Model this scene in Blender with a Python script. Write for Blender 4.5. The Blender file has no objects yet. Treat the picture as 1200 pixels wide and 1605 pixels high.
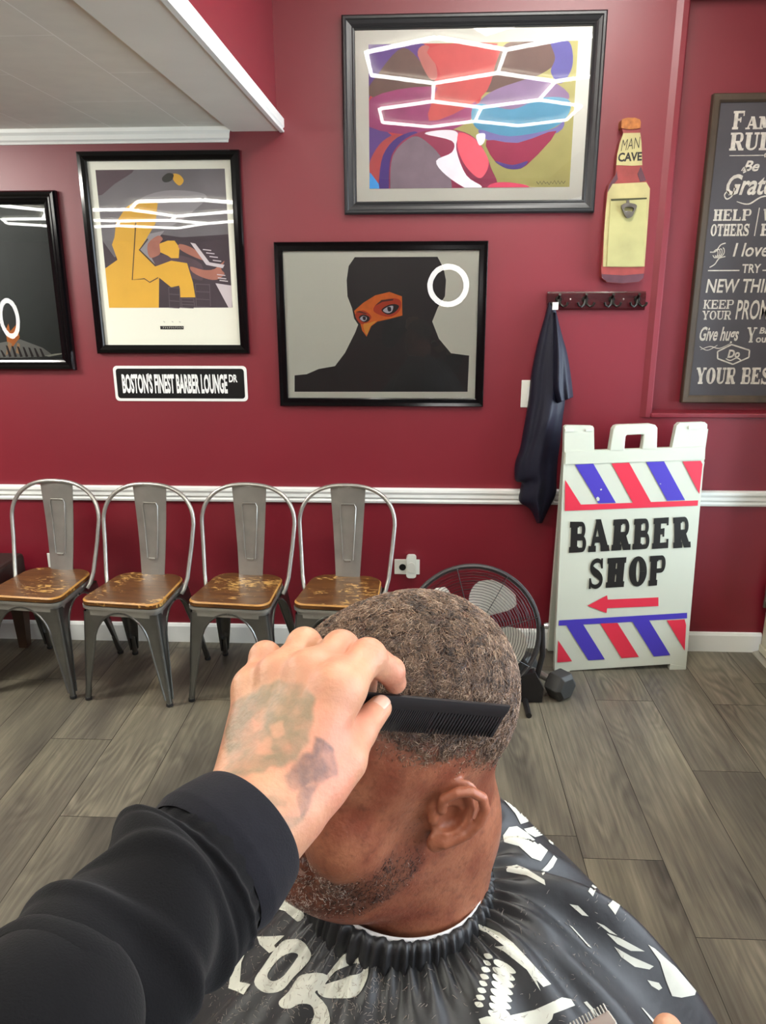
import bpy, bmesh, math, random
import numpy as np
from math import sin, cos, pi, radians, sqrt, atan2
from mathutils import Vector, Matrix
from mathutils.bvhtree import BVHTree
from mathutils.geometry import tessellate_polygon

sc = bpy.context.scene
col = sc.collection
rng = np.random.default_rng(7)
random.seed(7)

# ------------------------------------------------------------------ camera
FPX, IW, IH = 1200.0, 1200, 1605
YAW, PITCH, ROLL = radians(2.8), radians(16.26), radians(0.2)
CAM = Vector((0.0, -3.37, 1.65))
FWD = Vector((-sin(YAW) * cos(PITCH), cos(YAW) * cos(PITCH), -sin(PITCH)))
_r0 = Vector((cos(YAW), sin(YAW), 0.0))
_u0 = _r0.cross(FWD)
RGT = _r0 * cos(ROLL) - _u0 * sin(ROLL)
UPV = RGT.cross(FWD)
cam_d = bpy.data.cameras.new('camera')
cam_d.sensor_fit = 'VERTICAL'
cam_d.sensor_height = 36.0
cam_d.sensor_width = 27.0
cam_d.lens = FPX / IH * 36.0
cam_d.clip_start = 0.02
cam_d.clip_end = 60
cam = bpy.data.objects.new('camera', cam_d)
col.objects.link(cam)
cam.matrix_world = Matrix(((RGT.x, UPV.x, -FWD.x, CAM.x), (RGT.y, UPV.y, -FWD.y, CAM.y),
                           (RGT.z, UPV.z, -FWD.z, CAM.z), (0, 0, 0, 1)))
sc.camera = cam

# ------------------------------------------------------------------ exposure, world, daylight
sc.view_settings.view_transform = 'Standard'
sc.view_settings.look = 'None'
sc.view_settings.exposure = 0.5
sc.view_settings.gamma = 1.0
sc.view_settings.use_curve_mapping = False
sc.cycles.use_denoising = True
sc.cycles.max_bounces = 7
sc.cycles.sample_clamp_indirect = 8.0
sc.cycles.caustics_reflective = False
sc.cycles.caustics_refractive = False
world = bpy.data.worlds.new('world')
sc.world = world
world.use_nodes = True
world.node_tree.nodes['Background'].inputs[0].default_value = (0.75, 0.85, 1.0, 1)
world.node_tree.nodes['Background'].inputs[1].default_value = 1.0
TUBE_POWER = 24.0
RING_POWER = 20.0

def area_light(name, loc, aim, sx, sy, power, color):
    d = bpy.data.lights.new(name, 'AREA')
    d.shape = 'RECTANGLE'
    d.size, d.size_y = sx, sy
    d.energy = power
    d.color = color
    o = bpy.data.objects.new(name, d)
    col.objects.link(o)
    o.location = loc
    o.rotation_euler = (Vector(aim) - Vector(loc)).to_track_quat('-Z', 'Y').to_euler()
    return o
# daylight through the glazed shop door on the right and the shop window further along the right wall
area_light('daylight_door', (1.95, -0.60, 1.25), (0.0, -0.7, 0.5), 0.9, 1.9, 65, (0.76, 0.90, 1.0))
area_light('daylight_window', (1.98, -3.2, 1.65), (-0.6, -2.6, 0.8), 3.0, 1.7, 60, (0.84, 0.92, 1.0))

# unseen fill lights added to brighten the back wall, without fixtures
area_light('soffit_fill', (-2.45, -1.15, 2.262), (-1.9, -1.0, 0.0), 0.5, 0.5, 60, (1.0, 0.97, 0.9))
area_light('ceiling_fill', (0.55, -0.95, 2.985), (0.2, -0.6, 0.0), 0.9, 0.3, 20, (1.0, 0.97, 0.92))

# ------------------------------------------------------------------ pixel helpers (a pixel's ray meets a plane of the room)
def pray(px, py):
    return FWD + RGT * ((px - 600.0) / FPX) - UPV * ((py - 802.5) / FPX)
def onY(px, py, Y=0.0):
    d = pray(px, py); return CAM + d * ((Y - CAM.y) / d.y)
def onZ(px, py, Z=0.0):
    d = pray(px, py); return CAM + d * ((Z - CAM.z) / d.z)
def atD(px, py, dep):
    return CAM + pray(px, py) * dep
def project(p):
    v = Vector(p) - CAM; z = v.dot(FWD)
    return 600 + FPX * v.dot(RGT) / z, 802.5 - FPX * v.dot(UPV) / z, z
def project_np(P):
    V = P - np.array(CAM); z = V @ np.array(FWD)
    return 600 + FPX * (V @ np.array(RGT)) / z, 802.5 - FPX * (V @ np.array(UPV)) / z, z

# ------------------------------------------------------------------ materials
def lin(c):
    return tuple((x / 12.92 if x <= 0.04045 else ((x + 0.055) / 1.055) ** 2.4) for x in c)
def rgb(r, g, b):
    return lin((r / 255.0, g / 255.0, b / 255.0))
MATS = {}
def mat(name, color, rough=0.5, metal=0.0, spec=0.5, noise=0.0, scale=20.0, bump=0.0, bscale=None, coat=0.0,
        emit=0.0, sss=0.0, stretch=None, sheen=0.0):
    if name in MATS: return MATS[name]
    m = bpy.data.materials.new(name); m.use_nodes = True
    nt = m.node_tree; N = nt.nodes; L = nt.links
    b = N['Principled BSDF']
    b.inputs['Base Color'].default_value = (*color, 1)
    b.inputs['Roughness'].default_value = rough
    b.inputs['Metallic'].default_value = metal
    b.inputs['Specular IOR Level'].default_value = spec
    if coat: b.inputs['Coat Weight'].default_value = coat; b.inputs['Coat Roughness'].default_value = 0.08
    if sheen: b.inputs['Sheen Weight'].default_value = sheen; b.inputs['Sheen Roughness'].default_value = 0.5
    if sss:
        b.inputs['Subsurface Weight'].default_value = sss
        b.inputs['Subsurface Radius'].default_value = (0.008, 0.003, 0.0015)
        b.inputs['Subsurface Scale'].default_value = 1.0
    if emit:
        b.inputs['Emission Color'].default_value = (*color, 1)
        b.inputs['Emission Strength'].default_value = emit
    if noise or bump:
        tc = N.new('ShaderNodeTexCoord'); mp = N.new('ShaderNodeMapping')
        L.new(tc.outputs['Object'], mp.inputs['Vector'])
        if stretch: mp.inputs['Scale'].default_value = stretch
    if noise:
        n = N.new('ShaderNodeTexNoise'); n.inputs['Scale'].default_value = scale; n.inputs['Detail'].default_value = 5
        L.new(mp.outputs[0], n.inputs['Vector'])
        mr = N.new('ShaderNodeMapRange'); mr.inputs['To Min'].default_value = 1 - noise; mr.inputs['To Max'].default_value = 1 + noise
        mr.inputs['From Min'].default_value = 0.25; mr.inputs['From Max'].default_value = 0.75
        L.new(n.outputs[0], mr.inputs['Value'])
        mx = N.new('ShaderNodeVectorMath'); mx.operation = 'SCALE'
        mx.inputs[0].default_value = color
        L.new(mr.outputs[0], mx.inputs['Scale'])
        L.new(mx.outputs[0], b.inputs['Base Color'])
    if bump:
        n2 = N.new('ShaderNodeTexNoise'); n2.inputs['Scale'].default_value = bscale or scale * 3; n2.inputs['Detail'].default_value = 3
        L.new(mp.outputs[0], n2.inputs['Vector'])
        bp = N.new('ShaderNodeBump'); bp.inputs['Strength'].default_value = bump; bp.inputs['Distance'].default_value = 0.002
        L.new(n2.outputs[0], bp.inputs['Height']); L.new(bp.outputs[0], b.inputs['Normal'])
    MATS[name] = m
    return m

def glass_mat():
    if 'glass' in MATS: return MATS['glass']
    m = bpy.data.materials.new('glass'); m.use_nodes = True
    nt = m.node_tree; N = nt.nodes; L = nt.links
    N.remove(N['Principled BSDF'])
    out = N['Material Output']
    t = N.new('ShaderNodeBsdfTransparent'); g = N.new('ShaderNodeBsdfGlossy'); g.inputs['Roughness'].default_value = 0.0
    fr = N.new('ShaderNodeFresnel'); fr.inputs['IOR'].default_value = 1.5
    mul = N.new('ShaderNodeMath'); mul.operation = 'MULTIPLY'; mul.inputs[1].default_value = 1.0; mul.use_clamp = True
    L.new(fr.outputs[0], mul.inputs[0])
    mx = N.new('ShaderNodeMixShader'); L.new(mul.outputs[0], mx.inputs[0]); L.new(t.outputs[0], mx.inputs[1]); L.new(g.outputs[0], mx.inputs[2])
    L.new(mx.outputs[0], out.inputs['Surface'])
    MATS['glass'] = m
    return m

# ------------------------------------------------------------------ objects
def tag(o, label=None, cat=None, group=None, kind=None):
    if label: o['label'] = label
    if cat: o['category'] = cat
    if group: o['group'] = group
    if kind: o['kind'] = kind
    return o
def empty(name, loc=(0, 0, 0), rot=(0, 0, 0)):
    o = bpy.data.objects.new(name, None); col.objects.link(o)
    o.location = loc; o.rotation_euler = rot; o.empty_display_size = 0.05
    return o
def copy_tree(o, parent=None):
    c = o.copy(); col.objects.link(c)
    if parent is not None: c.parent = parent
    for ch in o.children: copy_tree(ch, c)
    return c

class MB:
    """collects verts and faces, then links them as one mesh object"""
    def __init__(s): s.v = []; s.f = []; s.m = []
    def add(s, verts, faces, mi=0):
        o = len(s.v); s.v += [tuple(p) for p in verts]
        s.f += [tuple(i + o for i in f) for f in faces]; s.m += [mi] * len(faces); return s
    def box(s, x0, x1, y0, y1, z0, z1, mi=0):
        v = [(x, y, z) for x in (x0, x1) for y in (y0, y1) for z in (z0, z1)]
        return s.add(v, [(0, 1, 3, 2), (4, 6, 7, 5), (0, 4, 5, 1), (2, 3, 7, 6), (0, 2, 6, 4), (1, 5, 7, 3)], mi)
    def tube(s, pts, r, n=8, caps=True, mi=0, closed=False, flat=1.0):
        P = [Vector(p) for p in pts]; k = len(P)
        R = r if hasattr(r, '__len__') else [r] * k
        T = []
        for i in range(k):
            if closed: t = P[(i + 1) % k] - P[i - 1]
            else: t = P[min(i + 1, k - 1)] - P[max(i - 1, 0)]
            T.append(t.normalized())
        a = Vector((0, 0, 1)) if abs(T[0].z) < 0.9 else Vector((1, 0, 0))
        nrm = (a - T[0] * a.dot(T[0])).normalized()
        V = []
        for i in range(k):
            nrm = (nrm - T[i] * nrm.dot(T[i])).normalized(); b = T[i].cross(nrm)
            for j in range(n):
                an = 2 * pi * j / n
                V.append(P[i] + nrm * (R[i] * cos(an)) + b * (R[i] * flat * sin(an)))
        F = []
        for i in range(k if closed else k - 1):
            for j in range(n):
                a0 = i * n + j; a1 = i * n + (j + 1) % n; b0 = ((i + 1) % k) * n + j; b1 = ((i + 1) % k) * n + (j + 1) % n
                F.append((a0, a1, b1, b0))
        if caps and not closed:
            F.append(tuple(range(n - 1, -1, -1))); F.append(tuple((k - 1) * n + j for j in range(n)))
        return s.add(V, F, mi)
    def lathe(s, prof, origin=(0, 0, 0), axis=(0, 0, 1), n=24, mi=0, cap=True):
        ax = Vector(axis).normalized(); a = Vector((1, 0, 0)) if abs(ax.x) < 0.9 else Vector((0, 1, 0))
        u = (a - ax * a.dot(ax)).normalized(); w = ax.cross(u); O = Vector(origin)
        V = []; F = []; k = len(prof)
        for (r, h) in prof:
            for j in range(n):
                t = 2 * pi * j / n; V.append(O + ax * h + u * (r * cos(t)) + w * (r * sin(t)))
        for i in range(k - 1):
            for j in range(n):
                F.append((i * n + j, i * n + (j + 1) % n, (i + 1) * n + (j + 1) % n, (i + 1) * n + j))
        if cap:
            F.append(tuple(range(n - 1, -1, -1))); F.append(tuple((k - 1) * n + j for j in range(n)))
        return s.add(V, F, mi)
    def prism(s, pts, to3, d0, d1, mi=0, top_only=False):
        """pts 2D outline; to3(u, v, d) -> 3D; extruded from d0 (back) to d1 (front)"""
        n = len(pts)
        tri = tessellate_polygon([[Vector((p[0], p[1], 0)) for p in pts]])
        s.add([to3(u, v, d1) for u, v in pts], [tuple(t) for t in tri], mi)
        if not top_only:
            s.add([to3(u, v, d0) for u, v in pts], [tuple(reversed(t)) for t in tri], mi)
            s.add([to3(u, v, d0) for u, v in pts] + [to3(u, v, d1) for u, v in pts],
                  [(i, (i + 1) % n, n + (i + 1) % n, n + i) for i in range(n)], mi)
        return s
    def loft(s, rings, closed=True, caps=False, mi=0):
        k = len(rings); n = len(rings[0]); V = [p for r in rings for p in r]; F = []
        for i in range(k - 1):
            for j in range(n if closed else n - 1):
                F.append((i * n + j, i * n + (j + 1) % n, (i + 1) * n + (j + 1) % n, (i + 1) * n + j))
        if caps:
            F.append(tuple(range(n - 1, -1, -1))); F.append(tuple((k - 1) * n + j for j in range(n)))
        return s.add(V, F, mi)
    def build(s, name, mats, parent=None, smooth=False, bevel=0.0, solid=0.0, sub=0, angle=35, segs=2, merge=False):
        me = bpy.data.meshes.new(name)
        me.from_pydata([tuple(p) for p in s.v], [], s.f)
        mats = mats if isinstance(mats, (list, tuple)) else [mats]
        for m in mats: me.materials.append(m)
        for i, p in enumerate(me.polygons): p.material_index = s.m[i]
        bm = bmesh.new(); bm.from_mesh(me)
        if merge: bmesh.ops.remove_doubles(bm, verts=bm.verts, dist=1e-5)
        bmesh.ops.recalc_face_normals(bm, faces=bm.faces)
        bm.to_mesh(me); bm.free()
        if smooth:
            me.polygons.foreach_set('use_smooth', [True] * len(me.polygons))
            if angle and angle < 180: me.set_sharp_from_angle(angle=radians(angle))
        o = bpy.data.objects.new(name, me); col.objects.link(o)
        if parent is not None: o.parent = parent
        if solid: md = o.modifiers.new('solid', 'SOLIDIFY'); md.thickness = solid; md.offset = 0
        if bevel: md = o.modifiers.new('bevel', 'BEVEL'); md.width = bevel; md.segments = segs; md.limit_method = 'ANGLE'; md.angle_limit = radians(40); md.harden_normals = False
        if sub: md = o.modifiers.new('sub', 'SUBSURF'); md.levels = sub; md.render_levels = sub
        return o

def mesh_np(name, V, F, mats, parent=None, smooth=True):
    """fast mesh from numpy arrays; F is (n,3) or (n,4)"""
    me = bpy.data.meshes.new(name)
    V = np.asarray(V, np.float32); F = np.asarray(F, np.int32); k = F.shape[1]
    me.vertices.add(len(V)); me.vertices.foreach_set('co', V.ravel())
    me.loops.add(F.size); me.loops.foreach_set('vertex_index', F.ravel())
    me.polygons.add(len(F)); me.polygons.foreach_set('loop_start', np.arange(0, F.size, k, dtype=np.int32))
    me.polygons.foreach_set('loop_total', np.full(len(F), k, np.int32))
    if smooth: me.polygons.foreach_set('use_smooth', np.ones(len(F), bool))
    me.update(calc_edges=True); me.validate()
    for m in (mats if isinstance(mats, (list, tuple)) else [mats]): me.materials.append(m)
    o = bpy.data.objects.new(name, me); col.objects.link(o)
    if parent is not None: o.parent = parent
    return o
def set_attr(o, name, vals):
    a = o.data.attributes.new(name, 'FLOAT', 'POINT')
    a.data.foreach_set('value', np.asarray(vals, np.float32))

def spline(pts, n=8, closed=True):
    """Catmull-Rom through 2D points"""
    P = np.array(pts, float); k = len(P); out = []
    for i in range(k if closed else k - 1):
        if closed: p0, p1, p2, p3 = P[i - 1], P[i], P[(i + 1) % k], P[(i + 2) % k]
        else: p0, p1, p2, p3 = P[max(i - 1, 0)], P[i], P[i + 1], P[min(i + 2, k - 1)]
        for j in range(n):
            t = j / n
            out.append(0.5 * ((2 * p1) + (-p0 + p2) * t + (2 * p0 - 5 * p1 + 4 * p2 - p3) * t * t + (-p0 + 3 * p1 - 3 * p2 + p3) * t ** 3))
    if not closed: out.append(P[-1])
    return [tuple(p) for p in out]

# ------------------------------------------------------------------ lettering
def text_tris(txt, bold=0.0, shear=0.0, spacing=1.0):
    cu = bpy.data.curves.new('lettering', 'FONT'); cu.body = txt; cu.offset = bold; cu.shear = shear
    cu.space_character = spacing; cu.resolution_u = 3; cu.size = 1.0
    o = bpy.data.objects.new('lettering', cu); col.objects.link(o)
    dg = bpy.context.evaluated_depsgraph_get(); dg.update()
    me = o.evaluated_get(dg).to_mesh()
    V = [(v.co.x, v.co.y) for v in me.vertices]; F = [tuple(p.vertices) for p in me.polygons]
    o.evaluated_get(dg).to_mesh_clear()
    bpy.data.objects.remove(o); bpy.data.curves.remove(cu)
    return V, F
def put_text(mb, txt, quad, to3, d, mi=0, **kw):
    """fit the text's bounding box into a quad (bl, br, tr, tl) of 2D points"""
    V, F = text_tris(txt, **kw)
    xs = [v[0] for v in V]; ys = [v[1] for v in V]
    x0, x1, y0, y1 = min(xs), max(xs), min(ys), max(ys)
    q = [np.array(p, float) for p in quad]
    out = []
    for (x, y) in V:
        s = (x - x0) / (x1 - x0); t = (y - y0) / (y1 - y0)
        p = (q[0] * (1 - s) + q[1] * s) * (1 - t) + (q[3] * (1 - s) + q[2] * s) * t
        out.append(to3(p[0], p[1], d))
    mb.add(out, F, mi)
def _arc(cx, cy, rx, ry, a0, a1, n=12):
    return [(cx + rx * cos(a0 + (a1 - a0) * i / n), cy + ry * sin(a0 + (a1 - a0) * i / n)) for i in range(n + 1)]
def _band(outer, inner):
    return [[outer[i], outer[i + 1], inner[i + 1], inner[i]] for i in range(len(outer) - 1)]
def slab(ch, st=0.27, th=0.13, sw=0.09):
    """slab-serif capital in a unit box, as a list of convex polygons"""
    R = lambda x0, x1, y0, y1: [(x0, y0), (x1, y0), (x1, y1), (x0, y1)]
    Q = lambda xa, ya, xb, yb, w: [(xa - w / 2, ya), (xa + w / 2, ya), (xb + w / 2, yb), (xb - w / 2, yb)]
    S = th
    def stem(x, y0=0, y1=1, e0=True, e1=True):
        o = [R(x, x + st, y0, y1)]
        if e0: o.append(R(x - sw, x + st + sw, y0, y0 + S))
        if e1: o.append(R(x - sw, x + st + sw, y1 - S, y1))
        return o
    def bowl(x, y0, y1, x1, w=None):
        w = w or st; cy = (y0 + y1) / 2; ry = (y1 - y0) / 2; rx = min(ry * 0.9, (x1 - x) * 0.7)
        o = _arc(x1 - rx, cy, rx, ry, -pi / 2, pi / 2); i = _arc(x1 - rx, cy, max(rx - w, 0.03), ry - S * 0.8, -pi / 2, pi / 2)
        return _band(o, i) + [R(x, x1 - rx, y0, y0 + S * 0.8), R(x, x1 - rx, y1 - S * 0.8, y1)]
    b = sw
    if ch == 'B': return stem(b) + bowl(b, 0.0, 0.54, 1.0) + bowl(b, 0.46, 1.0, 0.94)
    if ch == 'D': return stem(b) + bowl(b, 0.0, 1.0, 1.0)
    if ch == 'P': return stem(b) + bowl(b, 0.42, 1.0, 1.0)
    if ch == 'R': return stem(b) + bowl(b, 0.44, 1.0, 0.95) + [Q(0.84, 0, 0.56, 0.5, st)] + [R(0.68, 1.04, 0, S)]
    if ch == 'A': return [Q(0.84, 0, 0.5, 1, st), Q(0.14, 0, 0.46, 1, S), R(0.2, 0.72, 0.28, 0.28 + S), R(-0.04, 0.36, 0, S), R(0.6, 1.06, 0, S)]
    if ch == 'E': return stem(b) + [R(b, 0.95, 0, S), R(b, 0.92, 1 - S, 1), R(b, 0.7, 0.46, 0.46 + S), R(0.84, 0.97, 0, 0.3), R(0.82, 0.93, 0.74, 1), R(0.6, 0.7, 0.38, 0.66)]
    if ch == 'F': return stem(b) + [R(b, 0.92, 1 - S, 1), R(b, 0.7, 0.46, 0.46 + S), R(0.82, 0.93, 0.72, 1), R(0.6, 0.7, 0.38, 0.66)]
    if ch == 'L': return stem(b) + [R(b, 0.92, 0, S), R(0.82, 0.94, 0, 0.32)]
    if ch == 'H': return stem(b) + stem(1 - b - st) + [R(b, 1 - b, 0.44, 0.44 + S)]
    if ch == 'I': return stem(0.5 - st / 2)
    if ch == 'T': return stem(0.5 - st / 2, e1=False) + [R(0.02, 0.98, 1 - S, 1), R(0.02, 0.12, 0.7, 1), R(0.88, 0.98, 0.7, 1)]
    if ch == 'M': return [R(b, b + S, 0, 1), R(1 - b - st, 1 - b, 0, 1), Q(0.5, 0.1, 0.2, 1, st), Q(0.5, 0.1, 0.8, 1, S), R(-0.02, 0.3, 0, S), R(0.6, 1.04, 0, S), R(-0.02, 0.3, 1 - S, 1), R(0.7, 1.04, 1 - S, 1)]
    if ch == 'N': return [R(b, b + S, 0, 1), R(1 - b - S, 1 - b, 0, 1), Q(0.82, 0, 0.2, 1, st), R(-0.02, 0.3, 0, S), R(0.7, 1.02, 1 - S, 1), R(-0.02, 0.25, 1 - S, 1)]
    if ch == 'K': return stem(b) + [Q(0.4, 0.4, 0.82, 1, S), Q(0.82, 0, 0.45, 0.55, st), R(0.65, 1.04, 0, S), R(0.62, 1.0, 1 - S, 1)]
    if ch == 'Y': return stem(0.5 - st / 2, 0, 0.5, True, False) + [Q(0.5, 0.4, 0.16, 1, st), Q(0.54, 0.4, 0.84, 1, S), R(-0.04, 0.36, 1 - S, 1), R(0.66, 1.04, 1 - S, 1)]
    if ch == 'W': return [Q(0.3, 0, 0.12, 1, st * .8), Q(0.32, 0, 0.5, 1, S), Q(0.72, 0, 0.52, 1, st * .8), Q(0.74, 0, 0.9, 1, S), R(-0.04, 0.28, 1 - S, 1), R(0.76, 1.04, 1 - S, 1)]
    if ch == 'O': return _band(_arc(0.5, 0.5, 0.5, 0.5, 0, 2 * pi, 28), _arc(0.5, 0.5, 0.5 - st, 0.5 - S * 0.8, 0, 2 * pi, 28))
    if ch == 'U': return [R(b, b + st, 0.3, 1), R(1 - b - S, 1 - b, 0.3, 1), R(-0.02, 0.5, 1 - S, 1), R(0.64, 1.02, 1 - S, 1)] + _band(_arc(0.5, 0.32, 0.5 - b, 0.32, pi, 2 * pi), [(max(x, b + st) if x < 0.5 else min(x, 1 - b - S), y) for x, y in _arc(0.5, 0.32, 0.5 - b - S, 0.32 - S, pi, 2 * pi)])
    if ch == 'S':
        c = spline([(0.86, 0.72), (0.78, 0.88), (0.52, 0.94), (0.25, 0.86), (0.18, 0.7), (0.36, 0.57), (0.62, 0.46), (0.82, 0.32), (0.76, 0.14), (0.5, 0.06), (0.22, 0.12), (0.1, 0.3)], 4, False)
        n = len(c); o = []; i = []
        for k, (x, y) in enumerate(c):
            a = np.array(c[min(k + 1, n - 1)]) - np.array(c[max(k - 1, 0)]); a /= np.linalg.norm(a) + 1e-9
            t = k / (n - 1); w = 0.065 + 0.075 * math.exp(-((t - 0.5) / 0.22) ** 2)
            o.append((x - a[1] * w, y + a[0] * w)); i.append((x + a[1] * w, y - a[0] * w))
        return _band(o, i) + [R(0.8, 0.92, 0.66, 1.0), R(0.04, 0.16, 0.0, 0.36)]
    return []
def put_slab(mb, ch, quad, to3, d, mi=0, **kw):
    q = [np.array(p, float) for p in quad]
    for kk, poly in enumerate(slab(ch, **kw)):
        out = []; d = d + 2.5e-5
        for (s, t) in poly:
            p = (q[0] * (1 - s) + q[1] * s) * (1 - t) + (q[3] * (1 - s) + q[2] * s) * t
            out.append(to3(p[0], p[1], d))
        mb.add(out, [tuple(range(len(out)))], mi)
def slab_word(mb, word, quad, to3, d, mi=0, gap=0.08, **kw):
    q = [np.array(p, float) for p in quad]
    wid = [0.55 if c == 'I' else (1.25 if c in 'MW' else (0.5 if c == ' ' else 1.0)) for c in word]
    tot = sum(wid) + gap * (len(word) - 1); x = 0
    for c, w in zip(word, wid):
        s0, s1 = x / tot, (x + w) / tot; x += w + gap
        if c == ' ': continue
        put_slab(mb, c, [q[0] * (1 - s0) + q[1] * s0, q[0] * (1 - s1) + q[1] * s1, q[3] * (1 - s1) + q[2] * s1, q[3] * (1 - s0) + q[2] * s0], to3, d, mi, **kw)
def stroke(mb, pts, w, to3, d=0.0, mi=0, taper=False):
    """flat ribbon along 2D points"""
    n = len(pts); P = [np.array(p, float) for p in pts]; A = []; B = []
    for k in range(n):
        a = P[min(k + 1, n - 1)] - P[max(k - 1, 0)]; a = a / (np.linalg.norm(a) + 1e-9)
        ww = w * (0.35 + 0.65 * sin(pi * k / (n - 1))) if taper else w
        A.append(P[k] + np.array((-a[1], a[0])) * ww / 2); B.append(P[k] - np.array((-a[1], a[0])) * ww / 2)
    mb.add([to3(p[0], p[1], d) for p in A + B], [(i, i + 1, n + i + 1, n + i) for i in range(n - 1)], mi)

# ------------------------------------------------------------------ signed-distance modelling (surface nets)
def surface_net(f, lo, hi, h):
    lo = np.array(lo, float); hi = np.array(hi, float)
    n = np.ceil((hi - lo) / h).astype(int) + 1
    ax = [lo[i] + h * np.arange(n[i]) for i in range(3)]
    D = np.empty(n, np.float32)
    for i in range(0, n[0], 16):                     # slabs keep the memory small
        X, Y, Z = np.meshgrid(ax[0][i:i + 16], ax[1], ax[2], indexing='ij')
        D[i:i + 16] = f(np.stack([X, Y, Z], -1).reshape(-1, 3)).reshape(X.shape)
    S = D < 0
    c = [S[a:n[0] - 1 + a, b:n[1] - 1 + b, d:n[2] - 1 + d] for a in (0, 1) for b in (0, 1) for d in (0, 1)]
    cnt = sum(x.astype(np.int8) for x in c)
    act = (cnt > 0) & (cnt < 8)
    idx = -np.ones(act.shape, np.int64); cells = np.argwhere(act); idx[act] = np.arange(len(cells))
    acc = np.zeros((len(cells), 3)); num = np.zeros(len(cells))
    corners = [(a, b, d) for a in (0, 1) for b in (0, 1) for d in (0, 1)]
    for p in range(8):
        for q in range(p + 1, 8):
            A = np.array(corners[p]); B = np.array(corners[q])
            if np.abs(A - B).sum() != 1: continue
            da = D[tuple((cells + A).T)]; db = D[tuple((cells + B).T)]
            cr = (da < 0) != (db < 0)
            t = np.where(cr, da / np.where(np.abs(da - db) < 1e-12, 1, da - db), 0)
            acc += np.where(cr[:, None], A + (B - A) * t[:, None], 0); num += cr
    V = lo + (cells + acc / num[:, None]) * h
    F = []
    for a in range(3):
        b, d = (a + 1) % 3, (a + 2) % 3
        sl0 = [slice(None)] * 3; sl1 = [slice(None)] * 3
        sl0[a] = slice(0, n[a] - 1); sl1[a] = slice(1, n[a])
        ch = S[tuple(sl0)] != S[tuple(sl1)]
        e = np.argwhere(ch)
        e = e[(e[:, b] > 0) & (e[:, d] > 0) & (e[:, b] < n[b] - 1) & (e[:, d] < n[d] - 1)]
        inside = S[tuple(e.T)]
        o = np.zeros(3, int)
        def g(db, dd):
            k = e.copy(); k[:, b] -= db; k[:, d] -= dd; return idx[tuple(k.T)]
        q = np.stack([g(1, 1), g(0, 1), g(0, 0), g(1, 0)], 1)
        q[~inside] = q[~inside][:, ::-1]
        F.append(q)
    F = np.concatenate(F)
    for _ in range(2):                               # pull the vertices onto the surface
        e = h * 0.25
        d0 = f(V)
        g = np.stack([f(V + np.eye(3)[i] * e) - f(V - np.eye(3)[i] * e) for i in range(3)], 1) / (2 * e)
        V = V - g * (np.clip(d0, -h, h) / np.maximum((g * g).sum(1), 0.3))[:, None]
    return V, F
def smin(a, b, k):
    hh = np.clip(0.5 + 0.5 * (b - a) / k, 0, 1)
    return b * (1 - hh) + a * hh - k * hh * (1 - hh)
def smax(a, b, k): return -smin(-a, -b, k)
def s_capsule(P, a, b, ra, rb):
    a = np.asarray(a, float); b = np.asarray(b, float); d = b - a
    t = np.clip(((P - a) @ d) / (d @ d), 0, 1)
    return np.linalg.norm(P - a - t[:, None] * d, axis=1) - (ra + (rb - ra) * t)
def s_ellipsoid(P, c, r):
    q = (P - np.asarray(c, float)) / np.asarray(r, float); k0 = np.linalg.norm(q, axis=1)
    k1 = np.linalg.norm(q / np.asarray(r, float), axis=1)
    return k0 * (k0 - 1) / np.maximum(k1, 1e-9)
# ================================================================== SETTING
def wall_paint():
    m = bpy.data.materials.new('burgundy_paint'); m.use_nodes = True
    nt = m.node_tree; N = nt.nodes; L = nt.links; b = N['Principled BSDF']
    tc = N.new('ShaderNodeTexCoord')
    n = N.new('ShaderNodeTexNoise'); n.inputs['Scale'].default_value = 1.3; n.inputs['Detail'].default_value = 4
    L.new(tc.outputs['Object'], n.inputs['Vector'])
    cr = N.new('ShaderNodeValToRGB')
    cr.color_ramp.elements[0].position = 0.3; cr.color_ramp.elements[0].color = (*rgb(113, 15, 31), 1)
    cr.color_ramp.elements[1].position = 0.7; cr.color_ramp.elements[1].color = (*rgb(120, 18, 36), 1)
    L.new(n.outputs[0], cr.inputs[0]); L.new(cr.outputs[0], b.inputs['Base Color'])
    b.inputs['Roughness'].default_value = 0.43
    b.inputs['Specular IOR Level'].default_value = 0.75
    n2 = N.new('ShaderNodeTexNoise'); n2.inputs['Scale'].default_value = 220; n2.inputs['Detail'].default_value = 2
    L.new(tc.outputs['Object'], n2.inputs['Vector'])
    bp = N.new('ShaderNodeBump'); bp.inputs['Strength'].default_value = 0.12; bp.inputs['Distance'].default_value = 0.001
    L.new(n2.outputs[0], bp.inputs['Height']); L.new(bp.outputs[0], b.inputs['Normal'])
    return m
M_WALL = wall_paint()
M_WHITE = mat('white_trim_paint', rgb(240, 243, 238), 0.35, noise=0.03, scale=6)
M_CEIL = mat('ceiling_white', rgb(234, 232, 220), 0.6, noise=0.04, scale=4, bump=0.1, bscale=60)

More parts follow.
